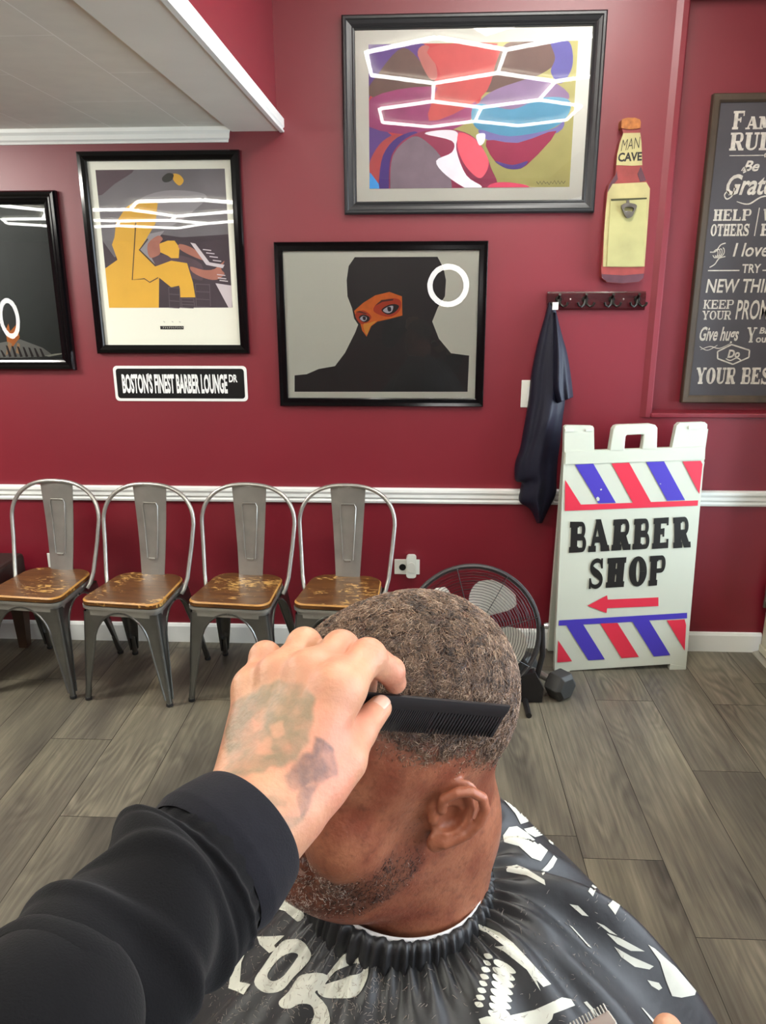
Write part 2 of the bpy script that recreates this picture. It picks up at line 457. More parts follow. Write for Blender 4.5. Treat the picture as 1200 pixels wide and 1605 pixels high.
def floor_material():
    m = bpy.data.materials.new('grey_oak_planks'); m.use_nodes = True
    nt = m.node_tree; N = nt.nodes; L = nt.links; b = N['Principled BSDF']
    tc = N.new('ShaderNodeTexCoord'); at = N.new('ShaderNodeAttribute'); at.attribute_name = 'plank'
    sep = N.new('ShaderNodeSeparateXYZ'); L.new(tc.outputs['Object'], sep.inputs[0])
    off = N.new('ShaderNodeMath'); off.operation = 'MULTIPLY'; off.inputs[1].default_value = 37.0
    L.new(at.outputs['Fac'], off.inputs[0])
    def comb(sx, sy):
        c = N.new('ShaderNodeCombineXYZ')
        for k, s in (('X', sx), ('Y', sy)):
            q = N.new('ShaderNodeMath'); q.operation = 'MULTIPLY'; q.inputs[1].default_value = s
            L.new(sep.outputs[k], q.inputs[0]); L.new(q.outputs[0], c.inputs[k])
        L.new(off.outputs[0], c.inputs['Z'])
        return c
    # cathedral grain: contour lines of a stretched noise
    n1 = N.new('ShaderNodeTexNoise'); n1.inputs['Scale'].default_value = 1.0; n1.inputs['Detail'].default_value = 1.5; n1.inputs['Distortion'].default_value = 0.3
    L.new(comb(6.5, 1.5).outputs[0], n1.inputs['Vector'])
    k = N.new('ShaderNodeMath'); k.operation = 'MULTIPLY'; k.inputs[1].default_value = 88.0; L.new(n1.outputs[0], k.inputs[0])
    sn = N.new('ShaderNodeMath'); sn.operation = 'SINE'; L.new(k.outputs[0], sn.inputs[0])
    # fine fibre
    n2 = N.new('ShaderNodeTexNoise'); n2.inputs['Scale'].default_value = 1.0; n2.inputs['Detail'].default_value = 6; n2.inputs['Roughness'].default_value = 0.65
    L.new(comb(90, 3.2).outputs[0], n2.inputs['Vector'])
    # broad patches
    n3 = N.new('ShaderNodeTexNoise'); n3.inputs['Scale'].default_value = 1.0; n3.inputs['Detail'].default_value = 3
    L.new(comb(5.0, 1.3).outputs[0], n3.inputs['Vector'])
    def ramp(src, a, c):
        mr = N.new('ShaderNodeMapRange'); mr.inputs['From Min'].default_value = a[0]; mr.inputs['From Max'].default_value = a[1]
        mr.inputs['To Min'].default_value = c[0]; mr.inputs['To Max'].default_value = c[1]
        L.new(src, mr.inputs['Value']); return mr.outputs[0]
    def mul(x, y):
        q = N.new('ShaderNodeMath'); q.operation = 'MULTIPLY'; L.new(x, q.inputs[0]); L.new(y, q.inputs[1]); return q.outputs[0]
    n4 = N.new('ShaderNodeTexNoise'); n4.inputs['Scale'].default_value = 1.0; n4.inputs['Detail'].default_value = 2
    L.new(comb(4.2, 2.4).outputs[0], n4.inputs['Vector'])
    msk = ramp(n4.outputs[0], (0.46, 0.66), (0.12, 1.0))
    sm = mul(sn.outputs[0], msk)
    f = mul(mul(ramp(sm, (-1, 1), (0.74, 1.20)), ramp(n2.outputs[0], (0.3, 0.7), (0.66, 1.28))),
            mul(ramp(n3.outputs[0], (0.3, 0.7), (0.55, 1.38)), ramp(at.outputs['Fac'], (0, 1), (0.82, 1.16))))
    mx = N.new('ShaderNodeMix'); mx.data_type = 'RGBA'
    mx.inputs[6].default_value = (*rgb(100, 94, 86), 1); mx.inputs[7].default_value = (*rgb(102, 97, 78), 1)
    L.new(n3.outputs[0], mx.inputs[0])
    sc_ = N.new('ShaderNodeVectorMath'); sc_.operation = 'SCALE'; L.new(mx.outputs[2], sc_.inputs[0]); L.new(f, sc_.inputs['Scale'])
    L.new(sc_.outputs[0], b.inputs['Base Color'])
    b.inputs['Roughness'].default_value = 0.42; b.inputs['Specular IOR Level'].default_value = 0.4
    bp = N.new('ShaderNodeBump'); bp.inputs['Strength'].default_value = 0.15; bp.inputs['Distance'].default_value = 0.001
    L.new(n2.outputs[0], bp.inputs['Height']); L.new(bp.outputs[0], b.inputs['Normal'])
    return m
M_FLOOR = floor_material()
M_GROOVE = mat('plank_groove', rgb(38, 35, 30), 0.8)

XL, XR, YB = -5.6, 1.62, -7.3
mb = MB(); ids = []
known = {0: -1.42, 1: -0.484, 2: -0.963, 3: -0.5, -7: -1.3, -8: -0.86, -6: -0.55, -9: -0.4}
PW, PL, GAP = 0.238, 1.22, 0.0011
for i in range(-26, 5):
    x0 = 0.504 + PW * i; x1 = x0 + PW
    if x0 >= XR: continue
    y = known.get(i, -random.random() * PL)
    while y < 0.12: y += PL
    while y > YB:
        a, c = max(y - PL, YB), min(y, 0.02)
        if c > a:
            xa, xb = x0 + GAP, min(x1, XR + 0.05) - GAP
            mb.add([(xa, a + GAP, 0), (xb, a + GAP, 0), (xb, c - GAP, 0), (xa, c - GAP, 0)], [(0, 1, 2, 3)])
            ids += [random.random()] * 4
        y -= PL
n_top = len(mb.v)
mb.add([(XL, YB, -0.0015), (XR + .05, YB, -0.0015), (XR + .05, 0.02, -0.0015), (XL, 0.02, -0.0015)], [(0, 1, 2, 3)], 1)
mb.box(XL, XR + .05, YB, 0.1, -0.08, -0.004, 1)
fl = mb.build('floor', [M_FLOOR, M_GROOVE]); tag(fl, kind='structure')
set_attr(fl, 'plank', ids + [0] * (len(mb.v) - len(ids)))

NX, SILL, NTOP, NDEP = 1.005, 1.12, 2.73, 0.10
mb = MB()
mb.box(XL, NX, 0, 0.25, 0, 3.0)                      # wall left of the recess
mb.box(NX, XR + .2, 0.0, 0.25, 0, SILL)              # wall below the recess
mb.loft([[(NX - .052, 0.001, z), (NX - .026, -.010, z), (NX - .006, -.009, z), (NX, -.003, z), (NX, .05, z), (NX - .052, .05, z)] for z in (SILL - .01, 3.0)], caps=True)   # bulging corner bead
mb.box(NX, XR + .2, NDEP, 0.25, SILL, 3.0)           # back of the recess
mb.box(NX, XR + .2, 0.0, 0.25, NTOP, 3.0)            # header over the recess
tag(mb.build('wall_back', M_WALL), kind='structure')
mb = MB(); mb.box(NX - 0.004, XR, -0.012, NDEP, SILL - 0.012, SILL + 0.008)
tag(mb.build('trim_1', M_WALL, bevel=0.004), kind='structure')       # red ledge under the recess
mb = MB(); mb.box(XL - .2, XL, YB, 0.25, 0, 3.0); tag(mb.build('wall_left', M_WALL), kind='structure')
mb = MB(); WY0, WY1, WZ0, WZ1 = -4.8, -1.6, 0.8, 2.5
mb.box(XR, XR + .2, YB, WY0, 0, 3.0); mb.box(XR, XR + .2, WY1, -1.05, 0, 3.0); mb.box(XR, XR + .2, WY0, WY1, 0, WZ0); mb.box(XR, XR + .2, WY0, WY1, WZ1, 3.0)
mb.box(XR, XR + .2, -1.05, 0.0, 2.1, 3.0); mb.box(XR, XR + .2, -0.02, 0.25, 0, 2.1)
tag(mb.build('wall_right', M_WALL), kind='structure')
mb = MB(); mb.box(XL - .2, XR + .2, YB - .2, YB, 0, 3.0)
tag(mb.build('wall_front', M_WALL), kind='structure')
mb = MB()
for a in (WY0, (WY0 + WY1) / 2 - .03, WY1 - .06): mb.box(XR - .01, XR + .08, a, a + .06, WZ0, WZ1)
mb.box(XR - .03, XR + .08, WY0, WY1, WZ0, WZ0 + .06); mb.box(XR - .01, XR + .08, WY0, WY1, WZ1 - .06, WZ1)
win = tag(mb.build('window_1', M_WHITE), kind='structure')
mb = MB(); mb.box(XR + .035, XR + .04, WY0 + .05, WY1 - .05, WZ0 + .05, WZ1 - .05); mb.build('window_pane', glass_mat(), win)

# ceilings: the low tiled soffit on the left, the high ceiling on the right
BX = -0.575
def tile_material():
    m = bpy.data.materials.new('ceiling_tiles'); m.use_nodes = True
    nt = m.node_tree; N = nt.nodes; L = nt.links; b = N['Principled BSDF']
    tc = N.new('ShaderNodeTexCoord'); mp = N.new('ShaderNodeMapping')
    mp.inputs['Rotation'].default_value = (0, 0, pi / 2); mp.inputs['Location'].default_value = (2.265, 6.985, 0)
    L.new(tc.outputs['Object'], mp.inputs['Vector'])
    mp.inputs['Rotation'].default_value = (0, 0, -pi / 2)
    br = N.new('ShaderNodeTexBrick'); br.inputs['Scale'].default_value = 1.0
    br.inputs['Brick Width'].default_value = 0.717; br.inputs['Row Height'].default_value = 0.305
    br.inputs['Mortar Size'].default_value = 0.0022; br.inputs['Mortar Smooth'].default_value = 0.3
    br.inputs['Color1'].default_value = (*rgb(232, 230, 216), 1); br.inputs['Color2'].default_value = (*rgb(226, 224, 210), 1)
    br.inputs['Mortar'].default_value = (*rgb(250, 249, 240), 1)
    L.new(mp.outputs[0], br.inputs['Vector'])
    n = N.new('ShaderNodeTexNoise'); n.inputs['Scale'].default_value = 14; n.inputs['Detail'].default_value = 6
    L.new(tc.outputs['Object'], n.inputs['Vector'])
    mr = N.new('ShaderNodeMapRange'); mr.inputs['To Min'].default_value = 0.92; mr.inputs['To Max'].default_value = 1.06
    L.new(n.outputs[0], mr.inputs['Value'])
    s = N.new('ShaderNodeVectorMath'); s.operation = 'SCALE'; L.new(br.outputs['Color'], s.inputs[0]); L.new(mr.outputs[0], s.inputs['Scale'])
    L.new(s.outputs[0], b.inputs['Base Color']); b.inputs['Roughness'].default_value = 0.55
    bp = N.new('ShaderNodeBump'); bp.inputs['Strength'].default_value = 0.15; bp.inputs['Distance'].default_value = 0.004
    L.new(n.outputs[0], bp.inputs['Height']); L.new(bp.outputs[0], b.inputs['Normal'])
    return m
mb = MB(); mb.box(XL, -0.772, YB, 0.0, 2.276, 2.40, 0); mb.box(BX, XR + .2, YB, 0.25, 3.0, 3.2, 1)
tag(mb.build('ceiling', [tile_material(), M_CEIL]), kind='structure')
mb = MB(); mb.box(-0.772, BX, YB, 0.0, 2.262, 2.311, 0)
tag(mb.build('trim_2', [M_CEIL]), kind='structure')                  # smooth boxed beam along the soffit's edge
mb = MB(); mb.box(BX - 0.09, BX - 0.012, YB, 0.0, 2.3115, 3.0)
tag(mb.build('wall_bulkhead', M_WALL), kind='structure')
mb = MB()
prof = [(0.0, 2.256), (0.016, 2.256), (0.018, 2.262), (0.012, 2.270), (0.018, 2.276), (0.018, 2.306), (0.0, 2.312)]
mb.loft([[(BX + u, y, z) for u, z in prof] for y in (-0.001, YB)], caps=True)
tag(mb.build('trim_3', M_WHITE), kind='structure')                   # white edge of the beam
mb = MB()
prof = [(0.0, 2.222), (0.008, 2.222), (0.011, 2.230), (0.020, 2.236), (0.024, 2.252), (0.034, 2.262), (0.036, 2.276), (0.0, 2.276)]
mb.loft([[(x + (0.6 * d if x > -2 else 0), -d - 0.0005, z) for d, z in [(p[0], p[1]) for p in prof]] for x in (XL, -0.790)], caps=True)
tag(mb.build('trim_4', M_WHITE), kind='structure')                   # crown moulding on the wall under the soffit
# chair rail and baseboards
prof = [(0.0, 0.712), (0.012, 0.712), (0.016, 0.722), (0.013, 0.731), (0.020, 0.740), (0.020, 0.754), (0.026, 0.766), (0.026, 0.778), (0.014, 0.782), (0.0, 0.782)]
mb = MB(); mb.loft([[(x, -d - 0.0003, z) for d, z in prof] for x in (XL, XR)], caps=True)
tag(mb.build('trim_5', M_WHITE), kind='structure')
prof = [(0.0, 0.0), (0.014, 0.0), (0.014, 0.082), (0.009, 0.094), (0.0, 0.096)]
mb = MB(); mb.loft([[(x, -d - 0.0003, z) for d, z in prof] for x in (XL, XR - 0.012)], caps=True)
tag(mb.build('baseboard_back', M_WHITE), kind='structure')

# glazed shop door in the right wall, only its hinge edge is in the frame
M_CREAM = mat('cream_door_paint', rgb(196, 192, 168), 0.4, noise=0.05, scale=8)
M_STEEL = mat('hinge_steel', rgb(150, 146, 135), 0.35, 1.0, noise=0.1, scale=30)
mb = MB(); y0, y1 = -1.04, -0.035
mb.box(XR - .022, XR + .03, y1 - .11, y1, 0.012, 2.08); mb.box(XR - .022, XR + .03, y0, y0 + .11, 0.012, 2.08)
mb.box(XR - .022, XR + .03, y0 + .11, y1 - .11, 0.012, 0.30); mb.box(XR - .022, XR + .03, y0 + .11, y1 - .11, 1.96, 2.08)
mb.box(XR - .03, XR - .022, y0, y1, 0.02, 0.055)
dr = tag(mb.build('door_1', M_CREAM, bevel=0.003), kind='structure')
mb = MB(); mb.box(XR, XR + .006, y0 + .105, y1 - .105, 0.29, 1.97); mb.build('door_glass', glass_mat(), dr)
for z in (0.24, 1.0, 1.8):
    mb = MB(); mb.tube([(XR - .032, y1 - 0.004, z + k) for k in (0, 0.035, 0.036, 0.07, 0.071, 0.11)], [0.008, 0.008, 0.0065, 0.0065, 0.008, 0.008], 10)
    mb.box(XR - .028, XR - .0225, y1 - 0.035, y1 - 0.004, z, z + 0.11)
    mb.build('hinge', M_STEEL, dr, smooth=True)
mb = MB(); mb.loft([[(XR - d, y, z) for d, z in [(0.0, 0.0), (0.05, 0.0), (0.046, 0.006), (0.02, 0.014), (0.0, 0.014)]] for y in (-1.1, -0.02)], caps=True)
tag(mb.build('trim_6', mat('threshold_metal', rgb(175, 172, 158), 0.4, 0.6)), kind='structure')

# ------------------------------------------------------------------ lamps of the shop
def emitter(name, color, power):
    return mat(name, color, 0.5, emit=power)
M_TUBE = emitter('led_tube_white', (1.0, 0.985, 0.93), TUBE_POWER)
M_RINGLED = emitter('ring_led_white', (1.0, 0.98, 0.95), RING_POWER)
M_PLASTIC_W = mat('white_plastic', rgb(228, 230, 226), 0.4)
def hex_lamp(label, V, E, z, drop):
    root = tag(empty('hexagon_ceiling_light', (V[0][0], V[0][1], z)), label, 'ceiling light')
    o = Vector((V[0][0], V[0][1], z))
    for a, c in E:
        A = Vector((*V[a], z - drop)); C = Vector((*V[c], z - drop)); d = (C - A).normalized()
        mb = MB(); mb.tube([A + d * 0.004 - o, C - d * 0.004 - o], 0.0125, 8)
        mb.build('led_tube', M_TUBE, root, smooth=True)
    for v in V:
        mb = MB(); mb.lathe([(0.010, -drop + 0.006), (0.016, -drop + 0.014), (0.018, 0.0)], Vector((*v, z)) - o, n=12)
        mb.build('joint', M_PLASTIC_W, root)
    return root
y = (-1.43, -1.68, -2.18, -2.41, -2.93, -3.15, -3.65, -3.86)
x = (-0.335, 0.07, 0.475, 0.88, 1.285)
V = [(x[0], y[1]), (x[1], y[0]), (x[2], y[1]), (x[3], y[0]), (x[4], y[1]),
     (x[0], y[2]), (x[1], y[3]), (x[2], y[2]), (x[3], y[3]), (x[4], y[2]),
     (x[0], y[5]), (x[1], y[4]), (x[2] - .03, y[5]), (x[3] - .03, y[4]), (x[4] - .09, y[5]),
     (x[0], y[6]), (x[1] - .01, y[7]), (x[2] - .045, y[6]), (x[3] - .07, y[7]), (x[4] - .11, y[6])]
E = [(0, 1), (1, 2), (2, 3), (3, 4), (0, 5), (2, 7), (4, 9), (5, 6), (6, 7), (7, 8), (8, 9), (6, 11), (8, 13),
     (10, 11), (11, 12), (12, 13), (13, 14), (10, 15), (12, 17), (14, 19), (15, 16), (16, 17), (17, 18), (18, 19)]
hex_lamp('white hexagon honeycomb of LED tubes on the high ceiling, mirrored in the biggest framed picture', V, E, 3.0, 0.025)
V = [(-2.29, -2.99), (-2.03, -2.43), (-1.54, -2.37), (-1.05, -2.90), (-2.11, -3.59), (-1.40, -3.13), (-2.28, -3.98), (-2.05, -4.36),
     (-1.55, -4.02), (-2.77, -4.02), (-3.0, -4.55), (-2.97, -3.0), (-3.18, -2.5), (-3.35, -3.73), (-3.72, -3.73), (-3.91, -4.18), (-3.5, -4.75), (-2.5, -4.9)]
E = [(0, 1), (1, 2), (2, 3), (0, 4), (4, 5), (5, 3), (4, 6), (6, 7), (7, 8), (8, 5), (6, 9), (9, 10), (0, 11), (11, 12), (11, 13), (13, 14), (14, 15), (15, 16), (16, 10), (9, 13), (10, 17), (17, 7)]
hex_lamp('white hexagon honeycomb of LED tubes under the low soffit, mirrored in the pianist poster', V, E, 2.276, 0.022)
def ring_lamp(loc, rz, label, tilt=0.0):
    root = tag(empty('ring_light', (loc[0], loc[1], 0.0), (0, 0, rz)), label, 'ring light', 'ring lights on tripods')
    z = loc[2]
    mb = MB(); mb.tube([(0.165 * cos(t), 0, z + 0.165 * sin(t)) for t in np.linspace(0, 2 * pi, 48)[:-1]], 0.024, 10, closed=True, flat=0.55)
    mb.build('lamp_ring', M_RINGLED, root, smooth=True)
    black = mat('black_stand_metal', rgb(24, 24, 25), 0.4, 0.3)
    mb = MB(); mb.tube([(0, -0.03, 0.3), (0, -0.03, z - 0.14)], 0.011, 8); mb.tube([(0, -0.03, z - 0.2), (0, 0, z - 0.185)], 0.012, 8); mb.build('pole', black, root, smooth=True)
    for k in range(3):
        t = 2 * pi * k / 3 + 0.5
        mb = MB(); mb.tube([(0, -0.03, 0.55), (0.32 * cos(t), 0.32 * sin(t) - 0.03, 0.008)], 0.008, 8); mb.build('leg', black, root, smooth=True)
    return root
ring_lamp((0.245, -3.95, 1.675), 0.0, 'lit white ring light on a tripod behind the barber, mirrored in the veiled woman picture')
ring_lamp((-3.92, -4.0, 1.39), radians(36), 'lit white ring light turned sideways, mirrored in the leftmost dark picture')
# ================================================================== THINGS ON THE WALL
M_BLACKGLOSS = mat('black_gloss_frame', rgb(9, 9, 10), 0.12, 0.0, spec=0.4)
M_CHARCOAL = mat('charcoal_frame', rgb(36, 38, 40), 0.34, noise=0.08, scale=30)
M_PAPER = mat('warm_white_paper', rgb(226, 226, 210), 0.6)
def flat(c, name=None, rough=0.6, noise=0.0, scale=15):
    return mat(name or 'ink_%d_%d_%d' % c, rgb(*c), rough, noise=noise, scale=scale)

def frame_mesh(w, h, prof):
    """mitred moulding: prof = [(inset from the outer edge, depth from the wall)]"""
    mb = MB(); rings = []
    for (sx, sz) in ((0, 0), (1, 0), (1, 1), (0, 1), (0, 0)):
        rings.append([(sx * w + (u if sx == 0 else -u), -d, sz * h + (u if sz == 0 else -u)) for u, d in prof])
    mb.loft(rings, closed=True)
    return mb
def picture(name, label, x0, x1, z0, z1, prof, fmat, layers, print_d, glass_d, tilt=0.0, group=None, rz=0.0):
    """layers = [(material, [polygons in picture coordinates])], first layer covers the whole sheet"""
    root = tag(empty(name, (x0, -0.001, z0), (tilt, rz, 0)), label, 'picture', group)
    w, h = x1 - x0, z1 - z0
    frame_mesh(w, h, prof).build('frame', fmat, root, merge=True)
    iw = prof[-1][0] - 0.006
    mb = MB(); mats = []
    to3 = lambda u, v, d: (u, -d, v)
    for k, (m, polys) in enumerate(layers):
        if m not in mats: mats.append(m)
        mi = mats.index(m)
        for P in polys:
            if k == 0: mb.prism(P, to3, 0.002, print_d, mi)
            else: mb.prism(P, to3, 0, print_d + 0.00012 * k, mi, top_only=True)
    mb.build('print', mats, root)
    mb = MB(); mb.add([(iw, -glass_d, iw), (w - iw, -glass_d, iw), (w - iw, -glass_d, h - iw), (iw, -glass_d, h - iw)], [(0, 1, 2, 3)]); mb.build('glass_pane', glass_mat(), root)
    return root
def clipper(u0, u1, v0, v1):
    def clip(P):
        def half(P, f, cut):
            out = []
            for i in range(len(P)):
                a, b = P[i - 1], P[i]; fa, fb = f(a), f(b)
                if (fa >= 0) != (fb >= 0): out.append(cut(a, b, fa / (fa - fb)))
                if fb >= 0: out.append(b)
            return out
        L = lambda a, b, t: (a[0] + (b[0] - a[0]) * t, a[1] + (b[1] - a[1]) * t)
        for f in (lambda p: p[0] - u0, lambda p: u1 - p[0], lambda p: p[1] - v0, lambda p: v1 - p[1]):
            if P: P = half(P, f, L)
        return P
    return clip
def tracer(crop_scale, ox, oy, x0, z0, Y=-0.015):
    """points measured on an enlarged detail of the photograph -> picture coordinates on the wall"""
    def T(pts, smooth=0, closed=True):
        if smooth: pts = spline(pts, smooth, closed)
        out = []
        for (a, b) in pts:
            p = onY(ox + a / crop_scale, oy + b / crop_scale, Y); out.append((p.x - x0, p.z - z0))
        return out
    return T

# ---- the biggest picture: mugs and faces in bright abstract shapes
x0, x1, z0, z1 = -0.317, 0.694, 1.943, 2.660
T = tracer(2.2222, 420, 0, x0, z0)
w, h = x1 - x0, z1 - z0
mat_in = [(0.05, 0.05), (w - 0.05, 0.05), (w - 0.05, h - 0.05), (0.05, h - 0.05)]
art = T([(353, 657), (1050, 647), (1083, 140), (347, 155)])
au0, au1 = art[0][0], art[1][0]; av0, av1 = art[0][1], art[2][1]
clip = clipper(au0, au1, av0, av1)
C = lambda pts, s=0: clip(T(pts, s))
full = [(au0, av0), (au1, av0), (au1, av1), (au0, av1)]
layers = [(flat((242, 243, 232), 'mount_board'), [mat_in]),
          (flat((196, 190, 120), noise=0.08, scale=9), [full]),
          (flat((222, 76, 80), noise=0.1, scale=8), [C([(340, 150), (800, 150), (760, 240), (740, 350), (690, 430), (560, 470), (340, 660)])]),
          (flat((112, 78, 160), noise=0.1, scale=10), [C([(347, 140), (540, 150), (520, 190), (540, 250), (380, 300), (347, 340)], 4), C([(340, 400), (430, 470), (360, 560), (350, 660)], 0)]),
          (flat((122, 92, 84), noise=0.15, scale=9), [C([(380, 260), (470, 165), (550, 240), (580, 300), (480, 350), (350, 330)], 5), C([(745, 290), (830, 150), (985, 145), (1000, 220), (900, 280), (770, 320)], 5)]),
          (flat((214, 128, 122), noise=0.1), [C([(520, 180), (560, 160), (590, 260), (560, 270)], 4)]),
          (flat((104, 98, 178), noise=0.1), [C([(985, 140), (1050, 145), (1060, 230), (1020, 290), (985, 250), (1000, 200)], 5)]),
          (flat((176, 70, 130), noise=0.12), [C([(360, 340), (560, 300), (720, 350), (700, 420), (560, 470), (350, 440)], 4)]),
          (flat((226, 92, 92), noise=0.08), [C([(560, 165), (790, 150), (790, 230), (740, 340), (560, 420), (600, 260)], 4)]),
          (flat((160, 132, 176), noise=0.15, scale=6), [C([(760, 330), (850, 290), (960, 270), (1050, 340), (900, 400), (740, 380)], 5)]),
          (flat((92, 168, 208), noise=0.12, scale=7), [C([(708, 410), (730, 360), (850, 380), (950, 340), (1045, 345), (1045, 400), (980, 450), (840, 475), (740, 455)], 5)]),
          (flat((136, 128, 198), noise=0.08), [C([(735, 450), (840, 474), (985, 450), (1030, 420), (1010, 460), (870, 497), (765, 487)], 4)]),
          (flat((178, 52, 92), noise=0.1, scale=10), [C([(760, 488), (870, 497), (1005, 455), (900, 575), (850, 583), (790, 560)], 3)]),
          (flat((98, 74, 160)), [C([(790, 560), (850, 574), (905, 560), (880, 586), (830, 586)], 4)]),
          (flat((206, 86, 88), noise=0.1), [C([(355, 560), (400, 490), (460, 470), (440, 560), (390, 640), (360, 620)], 5)]),
          (flat((88, 60, 150), noise=0.1), [C([(385, 640), (400, 540), (450, 478), (520, 460), (470, 540), (440, 670), (390, 670)], 4)]),
          (flat((168, 60, 96), noise=0.12, scale=10), [C([(420, 660), (430, 540), (500, 470), (620, 448), (720, 480), (775, 580), (770, 670), (420, 670)], 5)]),
          (flat((98, 82, 92), noise=0.18, scale=12), [C([(425, 660), (435, 540), (505, 475), (560, 500), (610, 560), (640, 650), (600, 670), (430, 670)], 4)]),
          (flat((206, 200, 208), noise=0.08), [C([(545, 465), (610, 452), (660, 462), (655, 520), (690, 610), (745, 650), (700, 660), (620, 610), (585, 560), (640, 530), (640, 490)], 4)]),
          (flat((206, 70, 88), noise=0.12), [C([(665, 462), (720, 485), (768, 560), (740, 620), (690, 580), (662, 520)], 5)]),
          (flat((214, 206, 214)), [C([(725, 470), (755, 465), (752, 495), (735, 505)], 4)]),
          (flat((176, 44, 74)), [C([(775, 640), (830, 634), (900, 645), (900, 660), (775, 660)], 3)]),
          (flat((44, 122, 186)), [C([(355, 600), (385, 640), (388, 665), (350, 665)], 0)])]
def scribble(ox, oy, wd, n, amp, seed):
    r = random.Random(seed); out = []
    pts = [(ox + wd * i / n, oy + (amp if i % 2 else -amp) * r.uniform(0.3, 1)) for i in range(n + 1)]
    mbq = MB(); stroke(mbq, T(pts), 0.0022, lambda u, v, d: (u, v, d), 0)
    return [[(mbq.v[i][0], mbq.v[i][1]) for i in f] for f in mbq.f]
layers.append((flat((54, 40, 44), 'signature_ink'), scribble(935, 636, 100, 16, 8, 3)))
pf = [(0.0, 0.0), (0.0, 0.024), (0.006, 0.03), (0.014, 0.03), (0.018, 0.026), (0.03, 0.022), (0.038, 0.018), (0.042, 0.02), (0.047, 0.017), (0.05, 0.006)]
picture('framed_picture', 'largest framed picture, bright abstract of mugs and faces in a charcoal moulded frame', x0, x1, z0, z1, pf, M_CHARCOAL, layers, 0.008, 0.010, group=None)

# ---- veiled woman with an orange band of face
x0, x1, z0, z1 = -0.616, 0.274, 1.154, 1.838
T = tracer(3.158, 420, 360, x0, z0)
w, h = x1 - x0, z1 - z0
sheet = [(0.034, 0.034), (w - 0.034, 0.034), (w - 0.034, h - 0.034), (0.034, h - 0.034)]
INK = flat((20, 20, 22), 'black_ink', 0.5)
layers = [(flat((242, 244, 230), 'veil_paper'), [sheet]),
          (INK, [T([(130, 803), (130, 722), (190, 716), (250, 690), (330, 676), (380, 610), (430, 510), (445, 470), (425, 440), (415, 390), (392, 330), (388, 250), (398, 180), (428, 136),
                    (838, 134), (868, 190), (880, 250), (875, 330), (840, 385), (812, 455), (845, 540), (905, 612), (995, 624), (987, 803)])]),
          (flat((232, 112, 34), noise=0.1, scale=40), [T([(425, 402), (470, 362), (530, 325), (600, 308), (662, 330), (664, 425), (600, 442), (540, 455), (510, 478), (487, 530), (465, 500), (455, 462), (432, 430)])]),
          (flat((196, 62, 26)), [T([(520, 400), (545, 360), (610, 340), (655, 352), (650, 400), (610, 430), (560, 425)], 4), T([(430, 420), (470, 400), (510, 430), (490, 460), (455, 465)], 4)]),
          (flat((240, 160, 60)), [T([(470, 470), (500, 462), (535, 452), (505, 480), (487, 522)], 3)]),
          (flat((30, 20, 24), 'eye_ink'), [T([(560, 398), (590, 375), (625, 368), (648, 380), (625, 410), (590, 420)], 4), T([(448, 435), (470, 420), (500, 432), (497, 452), (470, 458)], 4)]),
          (flat((206, 206, 220)), [T([(568, 400), (592, 382), (618, 378), (612, 405), (590, 413)], 4), T([(454, 440), (470, 427), (488, 436), (482, 450), (468, 453)], 4)]),
          (flat((26, 24, 40)), [T([(590, 384), (606, 384), (608, 402), (594, 404)], 4), T([(468, 430), (482, 432), (482, 447), (470, 446)], 4)]),
          (flat((90, 40, 30)), [T([(528, 378), (560, 348), (620, 342), (618, 350), (565, 358)], 0), T([(430, 408), (452, 402), (486, 414), (486, 420), (452, 410)], 0)])]
pf = [(0.0, 0.0), (0.0, 0.02), (0.003, 0.024), (0.016, 0.022), (0.032, 0.022), (0.036, 0.02), (0.036, 0.006)]
picture('framed_picture', 'framed woman veiled in black with an orange strip of face, glossy black frame', x0, x1, z0, z1, pf, M_BLACKGLOSS, layers, 0.008, 0.010)

